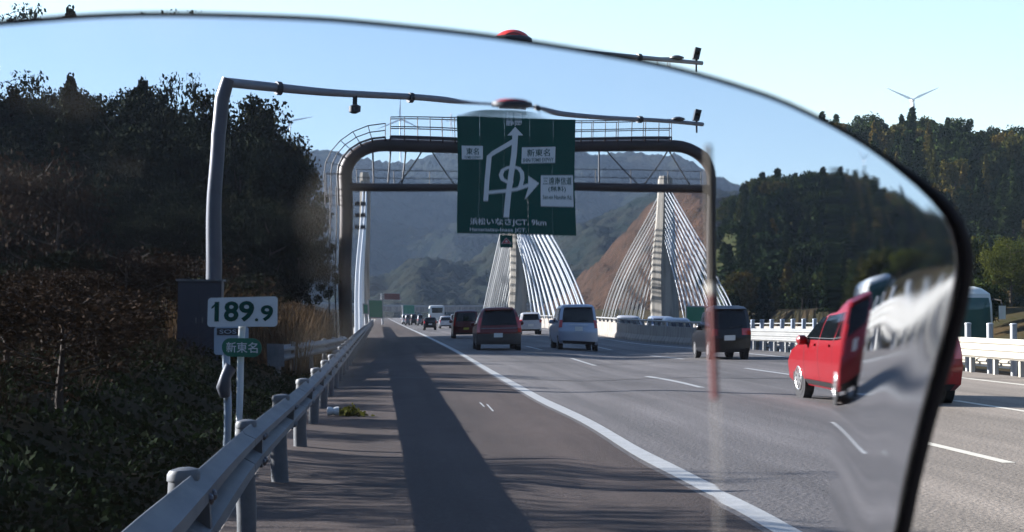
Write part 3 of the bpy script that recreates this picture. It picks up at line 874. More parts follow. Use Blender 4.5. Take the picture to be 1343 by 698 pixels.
# walkway with railings on the tube
def railing(path, hgt, n_post, off):
    for hh in (0.0, hgt*.5, hgt):
        MB().tube([(p[0]+p[2]*hh, GY+off, p[1]+p[3]*hh) for p in path], 0.025 if hh else 0.05, 6, True).build('railing_bar', M_rail_dark, ga, 50)
    for k in range(0, len(path), n_post):
        p = path[k]
        MB().tube([(p[0], GY+off, p[1]), (p[0]+p[2]*hgt, GY+off, p[1]+p[3]*hgt)], 0.02, 5).build('railing_post', M_rail_dark, ga)
        MB().bar((p[0]-p[2]*.25, GY+off*.5, p[1]-p[3]*.25), (p[0], GY+off, p[1]), 0.06, 0.06).build('support', M_brown, ga)
rp = []
for k in range(0, 7):
    a = math.pi/2*k/6*1.0; rr = 2.05
    rp.append((pL+1.7-rr*math.cos(a), ZU-1.7+rr*math.sin(a), -math.cos(a), math.sin(a)))
rp1 = [(pL-.35, ZU-3.6, -1, 0), (pL-.35, ZU-2.6, -1, 0)] + rp
rp2 = [(pL+1.9+(pR-pL-3.8)*k/22, ZU+0.4, 0, 1) for k in range(23)]
railing(rp1, 0.62, 1, -0.35); railing(rp2, 0.85, 1, -0.35); railing(rp2, 0.85, 2, 0.35)
lw = [(pL+0.5+(pR-pL-1.0)*k/10, ZL+0.15, 0, 1) for k in range(11)]
railing(lw, 0.95, 1, 0.4)
# access cage left of the post
for z in (ZL-0.6, ZL+0.75):
    MB().tube([(pL-.9,GY-.4,z),(pL-.1,GY-.4,z),(pL-.1,GY+.4,z),(pL-.9,GY+.4,z),(pL-.9,GY-.4,z)], 0.022, 5).build('cage_bar', M_rail_dark, ga)
for (dx, dy) in ((-.9,-.4),(-.9,.4),(-.1,.4)):
    MB().tube([(pL+dx,GY+dy,ZL-0.6),(pL+dx,GY+dy,ZL+0.75)], 0.022, 5).build('cage_bar', M_rail_dark, ga)
MB().tube([(pL-.45,GY,0),(pL-.45,GY,ZL)], 0.03, 6).build('ladder_rail', M_rail_dark, ga)
MB().tube([(pL-.75,GY,0),(pL-.75,GY,ZL)], 0.03, 6).build('ladder_rail', M_rail_dark, ga)
for k, y in enumerate((268, 283, 299)):
    p = at(472, un(y), GY)
    la = thing('signal_head', (p.x, GY-.1, p.z), ('top', 'middle', 'lowest')[k] + ' of the three dark lamp units bracketed to the gantry post', 'lamp', 'dark lamps on the gantry post')
    MB().bar((-0.35,0,-.06),(0.35,0,-.06),0.05,0.05).build('bracket', M_dark, la, local=True)
    for dx in (-0.05, 0.2):
        MB().lathe((dx,0,0.06), [(0.10,-0.12),(0.11,-0.05),(0.11,0.12),(0.03,0.16)], 10).build('lamp_housing', M_dark, la, 40, True)

# the big green sign
SY = GY - 0.55
def sp(x, y):   # zoom of the photograph (x3.675, from 580,140) -> world x, z on the sign
    p = at(580 + x/3.675, un(140 + y/3.675), SY); return p.x, p.z
x0, z1 = sp(72, 58); x1, _ = sp(640, 58); _, z0 = sp(75, 618)
sg = thing('direction_sign', (x0, SY, z0), 'large dark green motorway direction sign with branching white arrows hung on the gantry', 'road sign')
b = MB(); pan = 5
for k in range(pan):
    a, c = x0+(x1-x0)*k/pan, x0+(x1-x0)*(k+1)/pan
    MB().box((a+0.004, SY, z0), (c-0.004, SY+0.06, z1)).build('panel', M_green, sg)
for z in (z0+.8, (z0+z1)/2, z1-.8):
    MB().box((x0+.1, SY+.062, z-.05), (x1-.1, SY+.4, z+.05)).build('sign_rail', M_signback, sg)
e_ = 0.012
def stroke(pts, wd, nm='arrow_line', k=1):
    return bmcurve([sp(*p) for p in pts], wd/3.675/FPX*SY, SY-e_*k, SY, nm, M_signwhite, sg)
stroke([(316,540),(325,430),(334,330),(343,230),(346,150),(346,135)], 25, k=1.3)
def poly(pts, nm, m, k=1.1):
    q = [sp(*p) for p in pts]
    return MB().prism([(a, c) for a, c in reversed(q)], SY-e_*k, SY-0.002).build(nm, m, sg)
poly([(312,138),(346,98),(382,138)], 'arrow_head', M_signwhite, 1.6)
stroke([(220,460),(224,350),(231,236),(252,219),(300,190),(342,163)], 24, k=0.7)
stroke([(221,418),(300,412),(360,404),(410,386),(430,380)], 24, k=0.9)
poly([(413,338),(466,376),(398,456),(415,395)], 'arrow_head', M_signwhite, 1.1)
stroke([(345,368),(318,366),(296,352),(288,330),(296,306),(318,294),(345,292),(368,300),(383,322),(386,352),(380,382),(372,400)], 19, k=1.0)
def plate(a, c, nm='white_plate'):
    (xa, za), (xb, zb) = sp(*a), sp(*c)
    return MB().box((xa, SY-0.014, zb), (xb, SY-0.002, za)).build(nm, M_signwhite, sg)
def lettering(s_, a, c, m):
    (xa, za), (xb, zb) = sp(*a), sp(*c)
    return text_part(s_, xa, xb, zb, za, SY-0.02, m, sg)
plate((378,196),(540,276)); lettering('新東名', (402,205), (514,243), M_green); lettering('SHIN-TOMEI EXPWY', (384,250), (532,270), M_green)
plate((92,186),(200,250)); lettering('東名', (114,196), (180,228), M_green); lettering('TOMEI EXPWY', (104,234), (190,246), M_green)
plate((474,338),(632,486)); lettering('三遠南信道', (484,346), (624,384), M_green); lettering('(無料)', (510,390), (594,420), M_green); lettering('San-en Nanshin Rd.', (484,432), (624,452), M_green)
lettering('浜松いなさJCT. 9km', (140,544), (497,582), M_signwhite)
lettering('Hamamatsu-Inasa JCT.', (138,590), (404,612), M_signwhite)
lettering('静岡', (306,70), (376,94), M_signwhite)
# little plate below it
pa, pb = at(658, un(309), SY), at(673, un(325), SY)
wp = thing('warning_plate', (pa.x, SY+.1, pb.z), 'small dark green plate with a red triangle hanging under the big sign', 'road sign')
MB().box((pa.x, SY+.1, pb.z), (pb.x, SY+.14, pa.z)).build('plate', M_green, wp)
MB().bar(((pa.x+pb.x)/2, SY+.2, pb.z+.1), ((pa.x+pb.x)/2, SY+.2, z0+.6), .06, .06).build('hanger', M_signback, wp)
cx, cz, hh = (pa.x+pb.x)/2, (pa.z+pb.z)/2, (pa.z-pb.z)
def tri(s_, y_, m, nm): MB().prism([(cx-.34*s_, cz-.24*s_), (cx+.34*s_, cz-.24*s_), (cx, cz+.34*s_)][::1], y_-.004, y_).build(nm, m, wp)
tri(0.62, SY+.096, M_signwhite, 'triangle_border'); tri(0.52, SY+.088, M_redring, 'triangle'); tri(0.2, SY+.080, M_signwhite, 'triangle_mark')

# ------------------------------------------------------------------ pole with the long arm
PYY = 43.0
pb_ = at(281, 560, PYY); gz = G(pb_.x, PYY)
top = at(303, 22, PYY)
po = thing('camera_pole', (pb_.x, PYY, gz), 'tall grey pole leaning slightly beside the road with a long arm reaching over the lanes', 'pole')
MB().tube([(pb_.x, PYY, gz-.3), (at(281,360,PYY).x, PYY, at(281,360,PYY).z), (at(284,200,PYY).x, PYY, at(0,200,PYY).z), (at(288,90,PYY).x, PYY, at(0,90,PYY).z), (at(294,45,PYY).x, PYY, at(0,45,PYY).z), (top.x, PYY, top.z)],
          [0.20, 0.18, 0.165, 0.155, 0.15, 0.13], 16).build('shaft', M_pole, po, 50)
a0, a1 = at(300, 26, PYY), at(921, 83, 48.5)
MB().tube([a0, a0.lerp(a1, .25)+Vector((0,0,.03)), a0.lerp(a1, .6), a1], [0.095, 0.08, 0.065, 0.05], 12).build('arm', mat('arm_grey', (0.24, 0.26, 0.29), 0.5, 0.1, var=0.12), po, 50)
for t in (0.09, 0.35, 0.62, 0.85):
    q = a0.lerp(a1, t)
    MB().tube([q-(a1-a0).normalized()*.05, q+(a1-a0).normalized()*.05], 0.14-0.06*t, 12).build('clamp', M_dark, po, 40)
# red ringed disc above the arm
q = at(672, 57, 45.6)
rd = thing('round_lamp', (q.x, 45.6, q.z), 'round red dome lamp with a dark front and base ring mounted on the long arm', 'beacon')
rr = 25/FPX*45.6
dome = [(rr*math.cos(R(k*10)), rr*0.72*math.sin(R(k*10))) for k in range(0, 9)] + [(0.01, rr*.72)]
MB().lathe((0,0,0), dome, 28).build('red_dome', M_redring, rd, 50, True)
MB().add([(rr*.62*math.cos(R(a_)), -rr*.80, rr*.48*math.sin(R(a_))) for a_ in range(0, 181, 15)]+[(rr*.62*math.cos(R(a_)), 0, rr*.48*math.sin(R(a_))) for a_ in range(0, 181, 15)],
         [tuple(range(13))]+[(i, 13+i, 14+i, i+1) for i in range(12)]+[(0, 12, 25, 13)]).build('lamp_window', M_dark, rd, None, True)
MB().lathe((0,0,0), [(rr*.80,-.17),(rr*1.04,-.13),(rr*1.06,.0),(rr*1.05,rr*.22),(rr*.9,rr*.34)], 28).build('base_ring', M_dark, rd, 50, True)
MB().box((-0.28,-0.15,-.22),(0.28,0.15,-.12)).build('junction_box', M_signpale, rd, local=True)

# devices on the arm
def device(x, y, lab, kind):
    t = (x-300)/621; q = a0.lerp(a1, t)
    o = thing('traffic_camera', q, lab, 'camera', 'devices on the long arm')
    if kind == 'hang':
        MB().box((-.05,-.05,-.26),(.05,.05,0)).build('stem', M_dark, o, local=True)
        MB().lathe((0,0,-.3), [(0.05,-.12),(0.13,-.08),(0.13,.05),(0.05,.09)], 12).build('housing', M_dark, o, 40, True)
    elif kind == 'dome':
        MB().lathe((0,0,0.06), [(0.04,-.05),(0.18,0),(0.17,.03),(0.06,.07)], 14).build('dome', M_dark, o, 40, True)
        MB().box((-.03,-.03,-.02),(.03,.03,.05)).build('stem', M_dark, o, local=True)
    else:
        MB().box((-.02,-.02,-.22),(.02,.02,.10)).build('stem', M_dark, o, local=True)
        MB().add([(-.09,-.12,.09),(.05,-.12,.07),(.11,-.12,.33),(-.03,-.12,.36),(-.09,.12,.09),(.05,.12,.07),(.11,.12,.33),(-.03,.12,.36)],
                 [(0,1,2,3),(7,6,5,4),(0,4,5,1),(1,5,6,2),(2,6,7,3),(3,7,4,0)]).build('housing', M_dark, o, local=True)
        MB().lathe((0.01,-.12,.22), [(0.045,-.03),(0.045,0)], 10, 'y').build('lens', M_glass, o, local=True)
    return o
device(452, 125, 'small dark device hanging under the arm near the pole', 'hang')
device(883, 78, 'flat dark dome sitting on the arm just before its tip', 'dome')
device(912, 82, 'tilted camera box standing on the outer tip of the long arm', 'box')

# dark cabinet at the pole foot
ca, cb = at(231, 358, 41.5), at(292, 485, 41.5)
gz = G((ca.x+cb.x)/2, 41.5)
cab = thing('control_cabinet', ((ca.x+cb.x)/2, 41.5, gz), 'dark blue-grey control cabinet standing on the bank at the foot of the tall pole', 'cabinet')
MB().box((ca.x, 41.5, min(gz, cb.z)-.2), (cb.x, 42.2, ca.z-.05)).build('housing', M_cabinet, cab)
MB().box((ca.x-.04, 41.44, ca.z-.048), (cb.x+.04, 42.26, ca.z)).build('roof', M_galv, cab)
for k in range(2):
    xa = ca.x+.03+(cb.x-ca.x-.06)*k/2; xb = xa+(cb.x-ca.x-.06)/2-.01
    d = MB().box((xa, 41.475, cb.z+.05), (xb, 41.498, ca.z-.1)).build('door', M_cabinet, cab)
    MB().box((xb-.08 if k == 0 else xa+.05, 41.455, (ca.z+cb.z)/2-.06), (xb-.05 if k == 0 else xa+.08, 41.474, (ca.z+cb.z)/2+.06)).build('handle', M_galv, d)

# kilometre post
KY = 19.3
kb = at(313, 612, KY); kt = at(322, 430, KY)
km = thing('kilometre_sign', (kb.x, KY, G(kb.x, KY)), 'white distance board reading 189.9 above a green oval on a white post', 'road sign')
MB().tube([(kb.x, KY, G(kb.x, KY)-.2), (kb.x+.02, KY, .7), (kt.x+0.005, KY, kt.z+.1)], 0.032, 14).build('post', M_signwhite, km, 50)
a, c = at(273, 389, KY-.06), at(365, 431, KY-.06)
def rrect(x0, z0, x1, z1, r_, n=6):
    out = []
    for (cx_, cz_, a0_) in ((x1-r_, z0+r_, -90), (x1-r_, z1-r_, 0), (x0+r_, z1-r_, 90), (x0+r_, z0+r_, 180)):
        for k in range(n+1):
            t = R(a0_+90*k/n); out.append((cx_+r_*math.cos(t), cz_+r_*math.sin(t)))
    return out
MB().prism(rrect(a.x, c.z, c.x, a.z, .035), KY-.06, KY-.045).build('board', M_signwhite, km)
MB().prism(rrect(a.x+.02, (a.z+c.z)/2-.02, c.x-.02, (a.z+c.z)/2+.02, .004), KY-.044, KY-.035).build('board_rail', M_signback, km)
def ktext(s_, x0, y0, x1, y1, yy, m):
    p, q = at(x0, y0, yy), at(x1, y1, yy); return text_part(s_, p.x, q.x, q.z, p.z, yy, m, km, bold=0.03 if m is M_green else 0.008)
ktext('189', 283, 395, 337, 424.5, KY-.064, M_green)
q0, q1 = at(278.5, 403, KY-.064), at(285, 395, KY-.064)
MB().add([(q0.x, KY-.0645, q0.z), (q0.x, KY-.0645, q0.z-.022), (q1.x+.012, KY-.0645, q1.z-.03), (q1.x+.012, KY-.0645, q1.z)], [(0,1,2,3)]).build('lettering', M_green, km)
ktext('.', 338, 420, 342, 424, KY-.064, M_green)
ktext('9', 345, 402, 360, 424, KY-.064, M_green)
a, c = at(294, 446, KY-.06), at(346, 469, KY-.06)
MB().prism(rrect(a.x, c.z, c.x, a.z, (a.z-c.z)/2-.001, 8), KY-.07, KY-.052).build('oval_board', M_green2, km)
ktext('新東名', 300, 451, 341, 464, KY-.074, M_signwhite)
# emergency phone plate behind it
QY = 22.5
a, c = at(283, 431, QY), at(330, 467, QY)
gz = G((a.x+c.x)/2, QY)
sp_ = thing('phone_sign', ((a.x+c.x)/2, QY, gz), 'pale blue-grey emergency plate half hidden behind the green oval board', 'road sign')
MB().prism(rrect(a.x, c.z, c.x, a.z, .03), QY-.01, QY+.005).build('plate', M_signpale, sp_)
a2, c2 = at(287, 433, QY), at(318, 442, QY)
MB().prism(rrect(a2.x, c2.z, c2.x, a2.z, .004), QY-.016, QY-.011).build('caption_panel', M_dark, sp_)
text_part('SOS', a2.x+.03, c2.x-.03, c2.z+.015, a2.z-.015, QY-.019, M_signpale, sp_)
MB().tube([(at(301,0,QY).x, QY+.04, gz-.2), (at(301,0,QY).x, QY+.04, a.z-.05)], 0.045, 12).build('post', M_signpale, sp_, 50)
b = MB(); p0 = at(300, 505, QY)
MB().tube([(p0.x-.03,QY-.02,p0.z-.10),(p0.x-.04,QY-.04,p0.z-.02),(p0.x-.01,QY-.05,p0.z+.10),(p0.x+.05,QY-.03,p0.z+.2)], [.06,.085,.06,.07], 12).build('phone_box', M_pole, sp_, 60)

# ------------------------------------------------------------------ far signs
def small_sign(xa, ya, xb, yb, Y, m, lab, panel=None, post_x=None, txt=None):
    a, c = at(xa, ya, Y), at(xb, yb, Y)
    px = at(post_x if post_x else xa-2, 400, Y).x
    o = thing('road_sign', (px, Y, 0), lab, 'road sign')
    MB().box((a.x, Y-.1, c.z), (c.x, Y, a.z)).build('board', m, o)
    MB().box((a.x-.1, Y-.04, c.z-.1), (c.x+.1, Y+.05, a.z+.1)).build('board_frame', M_signback, o)
    if txt:
        text_part(txt, a.x+(c.x-a.x)*.12, c.x-(c.x-a.x)*.12, c.z+(a.z-c.z)*.3, a.z-(a.z-c.z)*.3, Y-.11, M_signwhite, o)
    MB().tube([(px, Y+.15, -2.4), (px, Y+.15, a.z)], 0.14, 8).build('post', M_signback, o, 50)
    MB().tube([(px, Y+.15, a.z-.3), (c.x, Y+.15, a.z-.3)], 0.08, 8).build('arm', M_signback, o, 50)
    return o
M_redbr = mat('sign_dark_red', (0.10, 0.03, 0.035), 0.5)
small_sign(506, 383, 524, 391, 300, M_redbr, 'dark red display board on an arm over the far left lane', post_x=503)
small_sign(487, 393, 503, 414, 205, M_green2, 'teal green sign beside the base of the left bridge tower', post_x=487)
small_sign(480, 399, 485, 410, 196, M_green2, 'narrow green sign left of the teal one by the left bridge tower', post_x=482)
small_sign(528, 398, 541, 409, 560, M_green2, 'small green sign far along the bridge before the viaduct', post_x=527)
small_sign(897, 402, 924, 421, 160, M_green2, 'green sign beside the foot of the right bridge tower', post_x=922)

# ------------------------------------------------------------------ wind turbines and pylon
def turbine(x, y, D, bl, angs, lab, tw):
    p = at(x, y, D); g = -10
    o = thing('wind_turbine', (p.x, D, g), lab, 'wind turbine', 'wind turbines on the ridges')
    MB().tube([(p.x, D+bl*.1, g), (p.x, D+bl*.1, p.z)], [bl*.055*tw, bl*.035*tw], 12).build('tower', M_turb, o, 60)
    MB().box((p.x-bl*.05, D-bl*.08, p.z-bl*.05), (p.x+bl*.05, D+bl*.2, p.z+bl*.05)).build('nacelle', M_turb, o)
    MB().lathe((p.x, D-bl*.1, p.z), [(0.01*bl,-bl*.06),(bl*.05,-bl*.02),(bl*.055,bl*.03)], 10, 'y').build('hub', M_turb, o, 50)
    for a in angs:
        d = Vector((math.cos(R(a)), 0, math.sin(R(a)))); nrm_ = Vector((-d.z, 0, d.x))
        q = p + Vector((0, -bl*.08, 0))
        b = MB(); pr = [(0.02, .03), (0.2, .085), (0.6, .05), (1.0, .012)]
        vs = []
        for (t, wd) in pr:
            c_ = q + d*bl*t
            vs += [c_-nrm_*bl*wd*.35+Vector((0,-.01*bl,0)), c_+nrm_*bl*wd*.65+Vector((0,-.01*bl,0)), c_+nrm_*bl*wd*.65+Vector((0,.012*bl,0)), c_-nrm_*bl*wd*.35+Vector((0,.012*bl,0))]
        fs = [(4*i+j, 4*i+(j+1) % 4, 4*i+4+(j+1) % 4, 4*i+4+j) for i in range(3) for j in range(4)]+[(0,1,2,3),(15,14,13,12)]
        b.add(vs, fs).build('blade', M_turb, o)
turbine(1197, 131, 2100, 30, (25, 157, 272), 'white wind turbine standing above the right hill in clear sky', 1.3)
turbine(524.5, un(160), 2900, 33, (91, 205, 335), 'faint wind turbine behind the railing of the gantry', 0.8)
turbine(378, un(158), 2700, 32, (10, 130, 250), 'wind turbine mostly hidden behind the left wood, one blade showing', 0.8)
p = at(592, un(152), 2600)
pt = thing('power_pylon', (p.x, 2600, 120), 'faint lattice power pylon on the far ridge left of the green sign', 'pylon')
for sx in (-1, 1):
    for sy in (-1, 1):
        MB().tube([(p.x+sx*5, 2600+sy*5, 150), (p.x+sx*.8, 2600+sy*.8, p.z)], 0.35, 4).build('leg', M_signback, pt)
for k in range(7):
    t0, t1 = k/7, (k+1)/7
    z0_, z1_ = 150+(p.z-150)*t0, 150+(p.z-150)*t1; w0, w1 = 5-4.2*t0, 5-4.2*t1
    MB().tube([(p.x-w0, 2595+t0*4, z0_), (p.x+w1, 2595+t1*4, z1_)], 0.22, 4).build('lattice_bar', M_signback, pt)
    MB().tube([(p.x+w0, 2595+t0*4, z0_), (p.x-w1, 2595+t1*4, z1_)], 0.22, 4).build('lattice_bar', M_signback, pt)
for zz in (0.72, 0.84, 0.95):
    z_ = 150+(p.z-150)*zz; MB().tube([(p.x-7, 2600, z_), (p.x+7, 2600, z_)], 0.3, 4).build('cross_arm', M_signback, pt)

# ------------------------------------------------------------------ vehicles
def car(name, loc, rz, label, cat, levels, body_m, group=None, bottom_m=None, wheel_y=None, wr=0.31, rear=None, side=None, front=None, corner=0.16, bulge=0.07,
        plate_m=None, spoiler=False, tail=None, wiper=True, spokes=0, rails=False, mirror=True, split_z=None, front_m=None):
    """levels: (z, half width, rear y, front y) slices; everything hung on those surfaces"""
    o = thing(name, loc, label, cat, group, rz)
    def lv(z):
        z = min(max(z, levels[0][0]), levels[-1][0])
        for a, c in zip(levels[:-1], levels[1:]):
            if a[0] <= z <= c[0]:
                t = (z-a[0])/(c[0]-a[0]); return tuple(a[i]+(c[i]-a[i])*t for i in range(1, 4))
    def xy(z, u, end):   # point on the rear (end=-1) or front (+1) face
        hw, y0, y1 = lv(z); x = u*hw; k = abs(u)**4*corner*0.8 + abs(u)**2*bulge
        return (x, (y0+k) if end < 0 else (y1-k), z)
    zs = []
    for a, c in zip(levels[:-1], levels[1:]):
        n = 3 if c[0]-a[0] > 0.12 else 1
        zs += [a[0]+(c[0]-a[0])*i/n for i in range(n)]
    zs.append(levels[-1][0])
    us = [-1+2*i/14 for i in range(15)]; NS = 12
    def ring(z):
        hw, y0, y1 = lv(z)
        rr = [xy(z, u, -1) for u in us]
        ya, yb = rr[-1][1], xy(z, 1, 1)[1]
        rr += [(hw*(1+0.03*math.sin(math.pi*i/NS)*(1 if z < 1.0 else .5)), ya+(yb-ya)*i/NS, z) for i in range(1, NS)]
        rr += [xy(z, u, 1) for u in reversed(us)]
        rr += [(-hw*(1+0.03*math.sin(math.pi*i/NS)*(1 if z < 1.0 else .5)), yb+(ya-yb)*i/NS, z) for i in range(1, NS)]
        return rr
    def shell(zl, nm, m, cap_top, cap_bot):
        b = MB(); rgs = [ring(z) for z in zl]; n = len(rgs[0])
        vs = [q for rr in rgs for q in rr]
        fs = [(i*n+j, i*n+(j+1) % n, (i+1)*n+(j+1) % n, (i+1)*n+j) for i in range(len(rgs)-1) for j in range(n)]
        b.add(vs, fs)
        if cap_top: b.f.append(tuple((len(rgs)-1)*n+j for j in range(n)))
        if cap_bot: b.f.append(tuple(reversed(range(n))))
        return b.build(nm, m, o, 38, True)
    if bottom_m and split_z:
        shell([z for z in zs if z < split_z-0.01]+[split_z-.004], 'bumper', bottom_m, True, True)
        shell([split_z]+[z for z in zs if z > split_z+0.01], 'body', body_m, True, True)
    else: shell(zs, 'body', body_m, True, True)
    def face_patch(nm, m, z0, z1, ufun, end, off=0.012, nz_=6, nu=10, par=None, rnd=0.0):
        b = MB(); vs = []
        for i in range(nz_+1):
            z = z0+(z1-z0)*i/nz_; ua, ub = ufun(z)
            for j in range(nu+1):
                x, y, zz = xy(z, ua+(ub-ua)*j/nu, end); vs.append((x, y+off*end, zz))
        fs = [(i*(nu+1)+j, i*(nu+1)+j+1, (i+1)*(nu+1)+j+1, (i+1)*(nu+1)+j) for i in range(nz_) for j in range(nu)]
        if end > 0: fs = [tuple(reversed(f)) for f in fs]
        return b.add(vs, fs).build(nm, m, par or o, 40, True)
    def side_patch(nm, m, z0, z1, yfun, sx, off=0.010, nz_=5, ny=6):
        b = MB(); vs = []
        for i in range(nz_+1):
            z = z0+(z1-z0)*i/nz_; hw, y0, y1 = lv(z); ya, yb = yfun(z)
            for j in range(ny+1):
                y = ya+(yb-ya)*j/ny; t = (y-y0)/(y1-y0)
                vs.append((sx*(hw*(1+0.03*math.sin(math.pi*min(max(t, 0), 1))*(1 if z < 1.0 else .5))+off), y, z))
        fs = [(i*(ny+1)+j, i*(ny+1)+j+1, (i+1)*(ny+1)+j+1, (i+1)*(ny+1)+j) for i in range(nz_) for j in range(ny)]
        if sx < 0: fs = [tuple(reversed(f)) for f in fs]
        return b.add(vs, fs).build(nm, m, o, 40, True)
    if rear:
        z0, z1, ub, ut = rear
        face_patch('rear_window', M_glass, z0, z1, lambda z: (-(ub+(ut-ub)*(z-z0)/(z1-z0)), ub+(ut-ub)*(z-z0)/(z1-z0)), -1)
        if wiper:
            a = xy(z0+.04, 0.0, -1); c = xy(z0+.09, 0.55, -1)
            MB().bar((a[0], a[1]-.03, a[2]), (c[0], c[1]-.03, c[2]), .015, .02).build('wiper', M_trimb, o, local=True)
    if front:
        z0, z1, ub, ut = front
        face_patch('windscreen', front_m or M_glass, z0, z1, lambda z: (-(ub+(ut-ub)*(z-z0)/(z1-z0)), ub+(ut-ub)*(z-z0)/(z1-z0)), 1)
    if tail:
        z0, z1, u0, u1 = tail
        for sg_ in (-1, 1):
            face_patch('tail_light', M_taill, z0, z1, lambda z: (sg_*u0, sg_*u1) if sg_ > 0 else (sg_*u1, sg_*u0), -1, 0.02, 5, 4)
    for sg_ in (-1, 1):
        z = 0.68 if cat != 'bus' else 0.8
        face_patch('headlight', M_clearl, z, z+.14, lambda z_: (sg_*.62, sg_*.93) if sg_ > 0 else (-.93, -.62), 1, 0.012, 2, 3)
    if side:
        for (z0, z1, y0b, y1b, y0t, y1t) in side:
            for sx in (-1, 1):
                side_patch('side_window', M_glass if cat != 'bus' else M_glass_teal, z0, z1, lambda z: (y0b+(y0t-y0b)*(z-z0)/(z1-z0), y1b+(y1t-y1b)*(z-z0)/(z1-z0)), sx)
    if plate_m:
        z = plate_m[1]; a = xy(z, 0, -1)
        MB().box((-.165, a[1]-.035, z-.085), (.165, a[1]-.015, z+.085)).build('number_plate', plate_m[0], o, local=True)
    if split_z is None and cat != 'bus':
        zb = levels[0][0]
        face_patch('bumper', bottom_m or body_m, zb+.12, zb+.30, lambda z: (-.97, .97), -1, 0.05, 4, 14)
        face_patch('valance', M_trimb, zb, zb+.11, lambda z: (-.85, .85), -1, 0.03, 2, 10)
    if wheel_y:
        hw = lv(0.35)[0]
        for wy in wheel_y:
            for sx in (-1, 1):
                MB().lathe((sx*(hw+0.010), wy, wr+.015), [(wr*1.20, -.14), (wr*1.20, .006 if sx > 0 else .0)] if sx > 0 else [(wr*1.20, -.006), (wr*1.20, .14)], 24, 'x').build('wheel_arch', M_trimb, o, 40, True)
                wc = (sx*(hw-.08), wy, wr)
                tw = .10
                ty = MB().lathe(wc, [(wr*.62,-tw),(wr*.9,-tw),(wr,-tw*.7),(wr,tw*.7),(wr*.9,tw),(wr*.62,tw)], 26, 'x').build('wheel', M_rubber, o, 40, True)
                xx = wc[0]+sx*(tw+.004)
                if spokes:
                    rb = MB(); rb.lathe((xx, wy, wr), [(wr*.13,-.012),(wr*.13,.012)], 12, 'x')
                    rb.tube([(xx, wy+wr*.60*math.cos(t_*math.pi/12), wr+wr*.60*math.sin(t_*math.pi/12)) for t_ in range(25)], 0.018, 6, False)
                    for k in range(spokes):
                        t_ = 2*math.pi*k/spokes
                        rb.bar((xx, wy, wr), (xx, wy+wr*.6*math.cos(t_), wr+wr*.6*math.sin(t_)), .02, .045)
                    rb.build('rim', M_rim, ty, None, True)
                else:
                    MB().lathe((xx-sx*.01, wy, wr), [(wr*.58,-.01),(wr*.5,.012*sx),(wr*.2,.012*sx)], 16, 'x').build('rim', M_rim, ty, 40, True)
    if mirror:
        zb_ = levels[-1][0]*.56; hw, y0, y1 = lv(zb_)
        my = mirror if isinstance(mirror, (int, float)) and mirror is not True else y1-1.25
        for sx in (-1, 1):
            b = MB().lathe((sx*(hw+.12), my, zb_+.08), [(0.03,-.09),(0.085,-.05),(0.085,.05),(0.04,.10)], 12, 'x')
            b.bar((sx*(hw-.02), my+.02, zb_), (sx*(hw+.08), my, zb_+.05), .05, .05)
            b.build('door_mirror', body_m, o, 50, True)
    if spoiler:
        zt = levels[-1][0]; hw, y0, y1 = lv(zt-.12)
        MB().add([(-hw*.86,y0-.09,zt-.10),(hw*.86,y0-.09,zt-.10),(hw*.84,y0+.22,zt-.02),(-hw*.84,y0+.22,zt-.02),(-hw*.86,y0-.07,zt-.13),(hw*.86,y0-.07,zt-.13),(hw*.84,y0+.2,zt-.12),(-hw*.84,y0+.2,zt-.12)],
                 [(0,1,2,3),(4,7,6,5),(0,4,5,1),(1,5,6,2),(2,6,7,3),(3,7,4,0)]).build('roof_spoiler', body_m, o, local=True)
    if rails:
        hw, y0, y1 = lv(levels[-2][0])
        for sx in (-1, 1):
            MB().tube([(sx*hw*.86, y0+.5, levels[-1][0]-.01), (sx*hw*.86, y0+.7, levels[-1][0]+.05), (sx*hw*.86, y0+2.4, levels[-1][0]+.05), (sx*hw*.86, y0+2.6, levels[-1][0]-.01)], .018, 6).build('roof_rail', M_trimb, o, 50, True)
    o['_xy'] = 0; del o['_xy']
    return o, xy, lv, face_patch, side_patch

GC = 'cars driving ahead on the carriageway'
def minivan(W, H, L, nose=1.0, slant=0.35, tumble=0.12):
    hw = W/2
    return [(0.24, hw*.93, 0.05, L-.05), (0.34, hw*.98, 0.0, L), (0.70, hw, 0.0, L-.03), (0.86, hw, 0.03, L-.22), (0.96, hw*.985, 0.04, L-nose), (H*.62, hw*.96, 0.08, L-nose-.32),
            (H*.82, hw*(.96-tumble*.6), 0.08+slant*.45, L-nose-.95), (H-.10, hw*(.93-tumble), 0.1+slant*.75, L-nose-1.35), (H-.03, hw*(.84-tumble), 0.18+slant, L-nose-1.6), (H, hw*(.66-tumble), 0.35+slant, L-nose-1.9)]
def on_road(x0, x1, y, Y=None):
    Y = Y or 4050/(y-410); a, c = at(x0, y, Y), at(x1, y, Y); return (a.x+c.x)/2, Y, abs(c.x-a.x)

# red minivan straight ahead
X, Y, W = on_road(627, 686, 461.5)
o, xy, lv, fp, spt = car('minivan', (X, Y, 0), 0, 'dark red rounded minivan ahead of the camera in the left lane', 'car', minivan(W, 1.74, 4.6, 1.1, .42, .2), P_wine, GC, P_wine2, (0.85, 3.65), 0.33,
    (1.00, 1.62, .80, .88), [(1.02, 1.52, .75, 1.65, .9, 1.6), (1.02, 1.52, 1.75, 2.75, 1.7, 2.45)], None, .2, .10, (M_plate, .60), True, (0.72, 1.32, .84, 1.0), rails=False, split_z=0.66)
fp('chrome_strip', M_galv, .86, .90, lambda z: (-.80, .80), -1, .02, 1, 12)
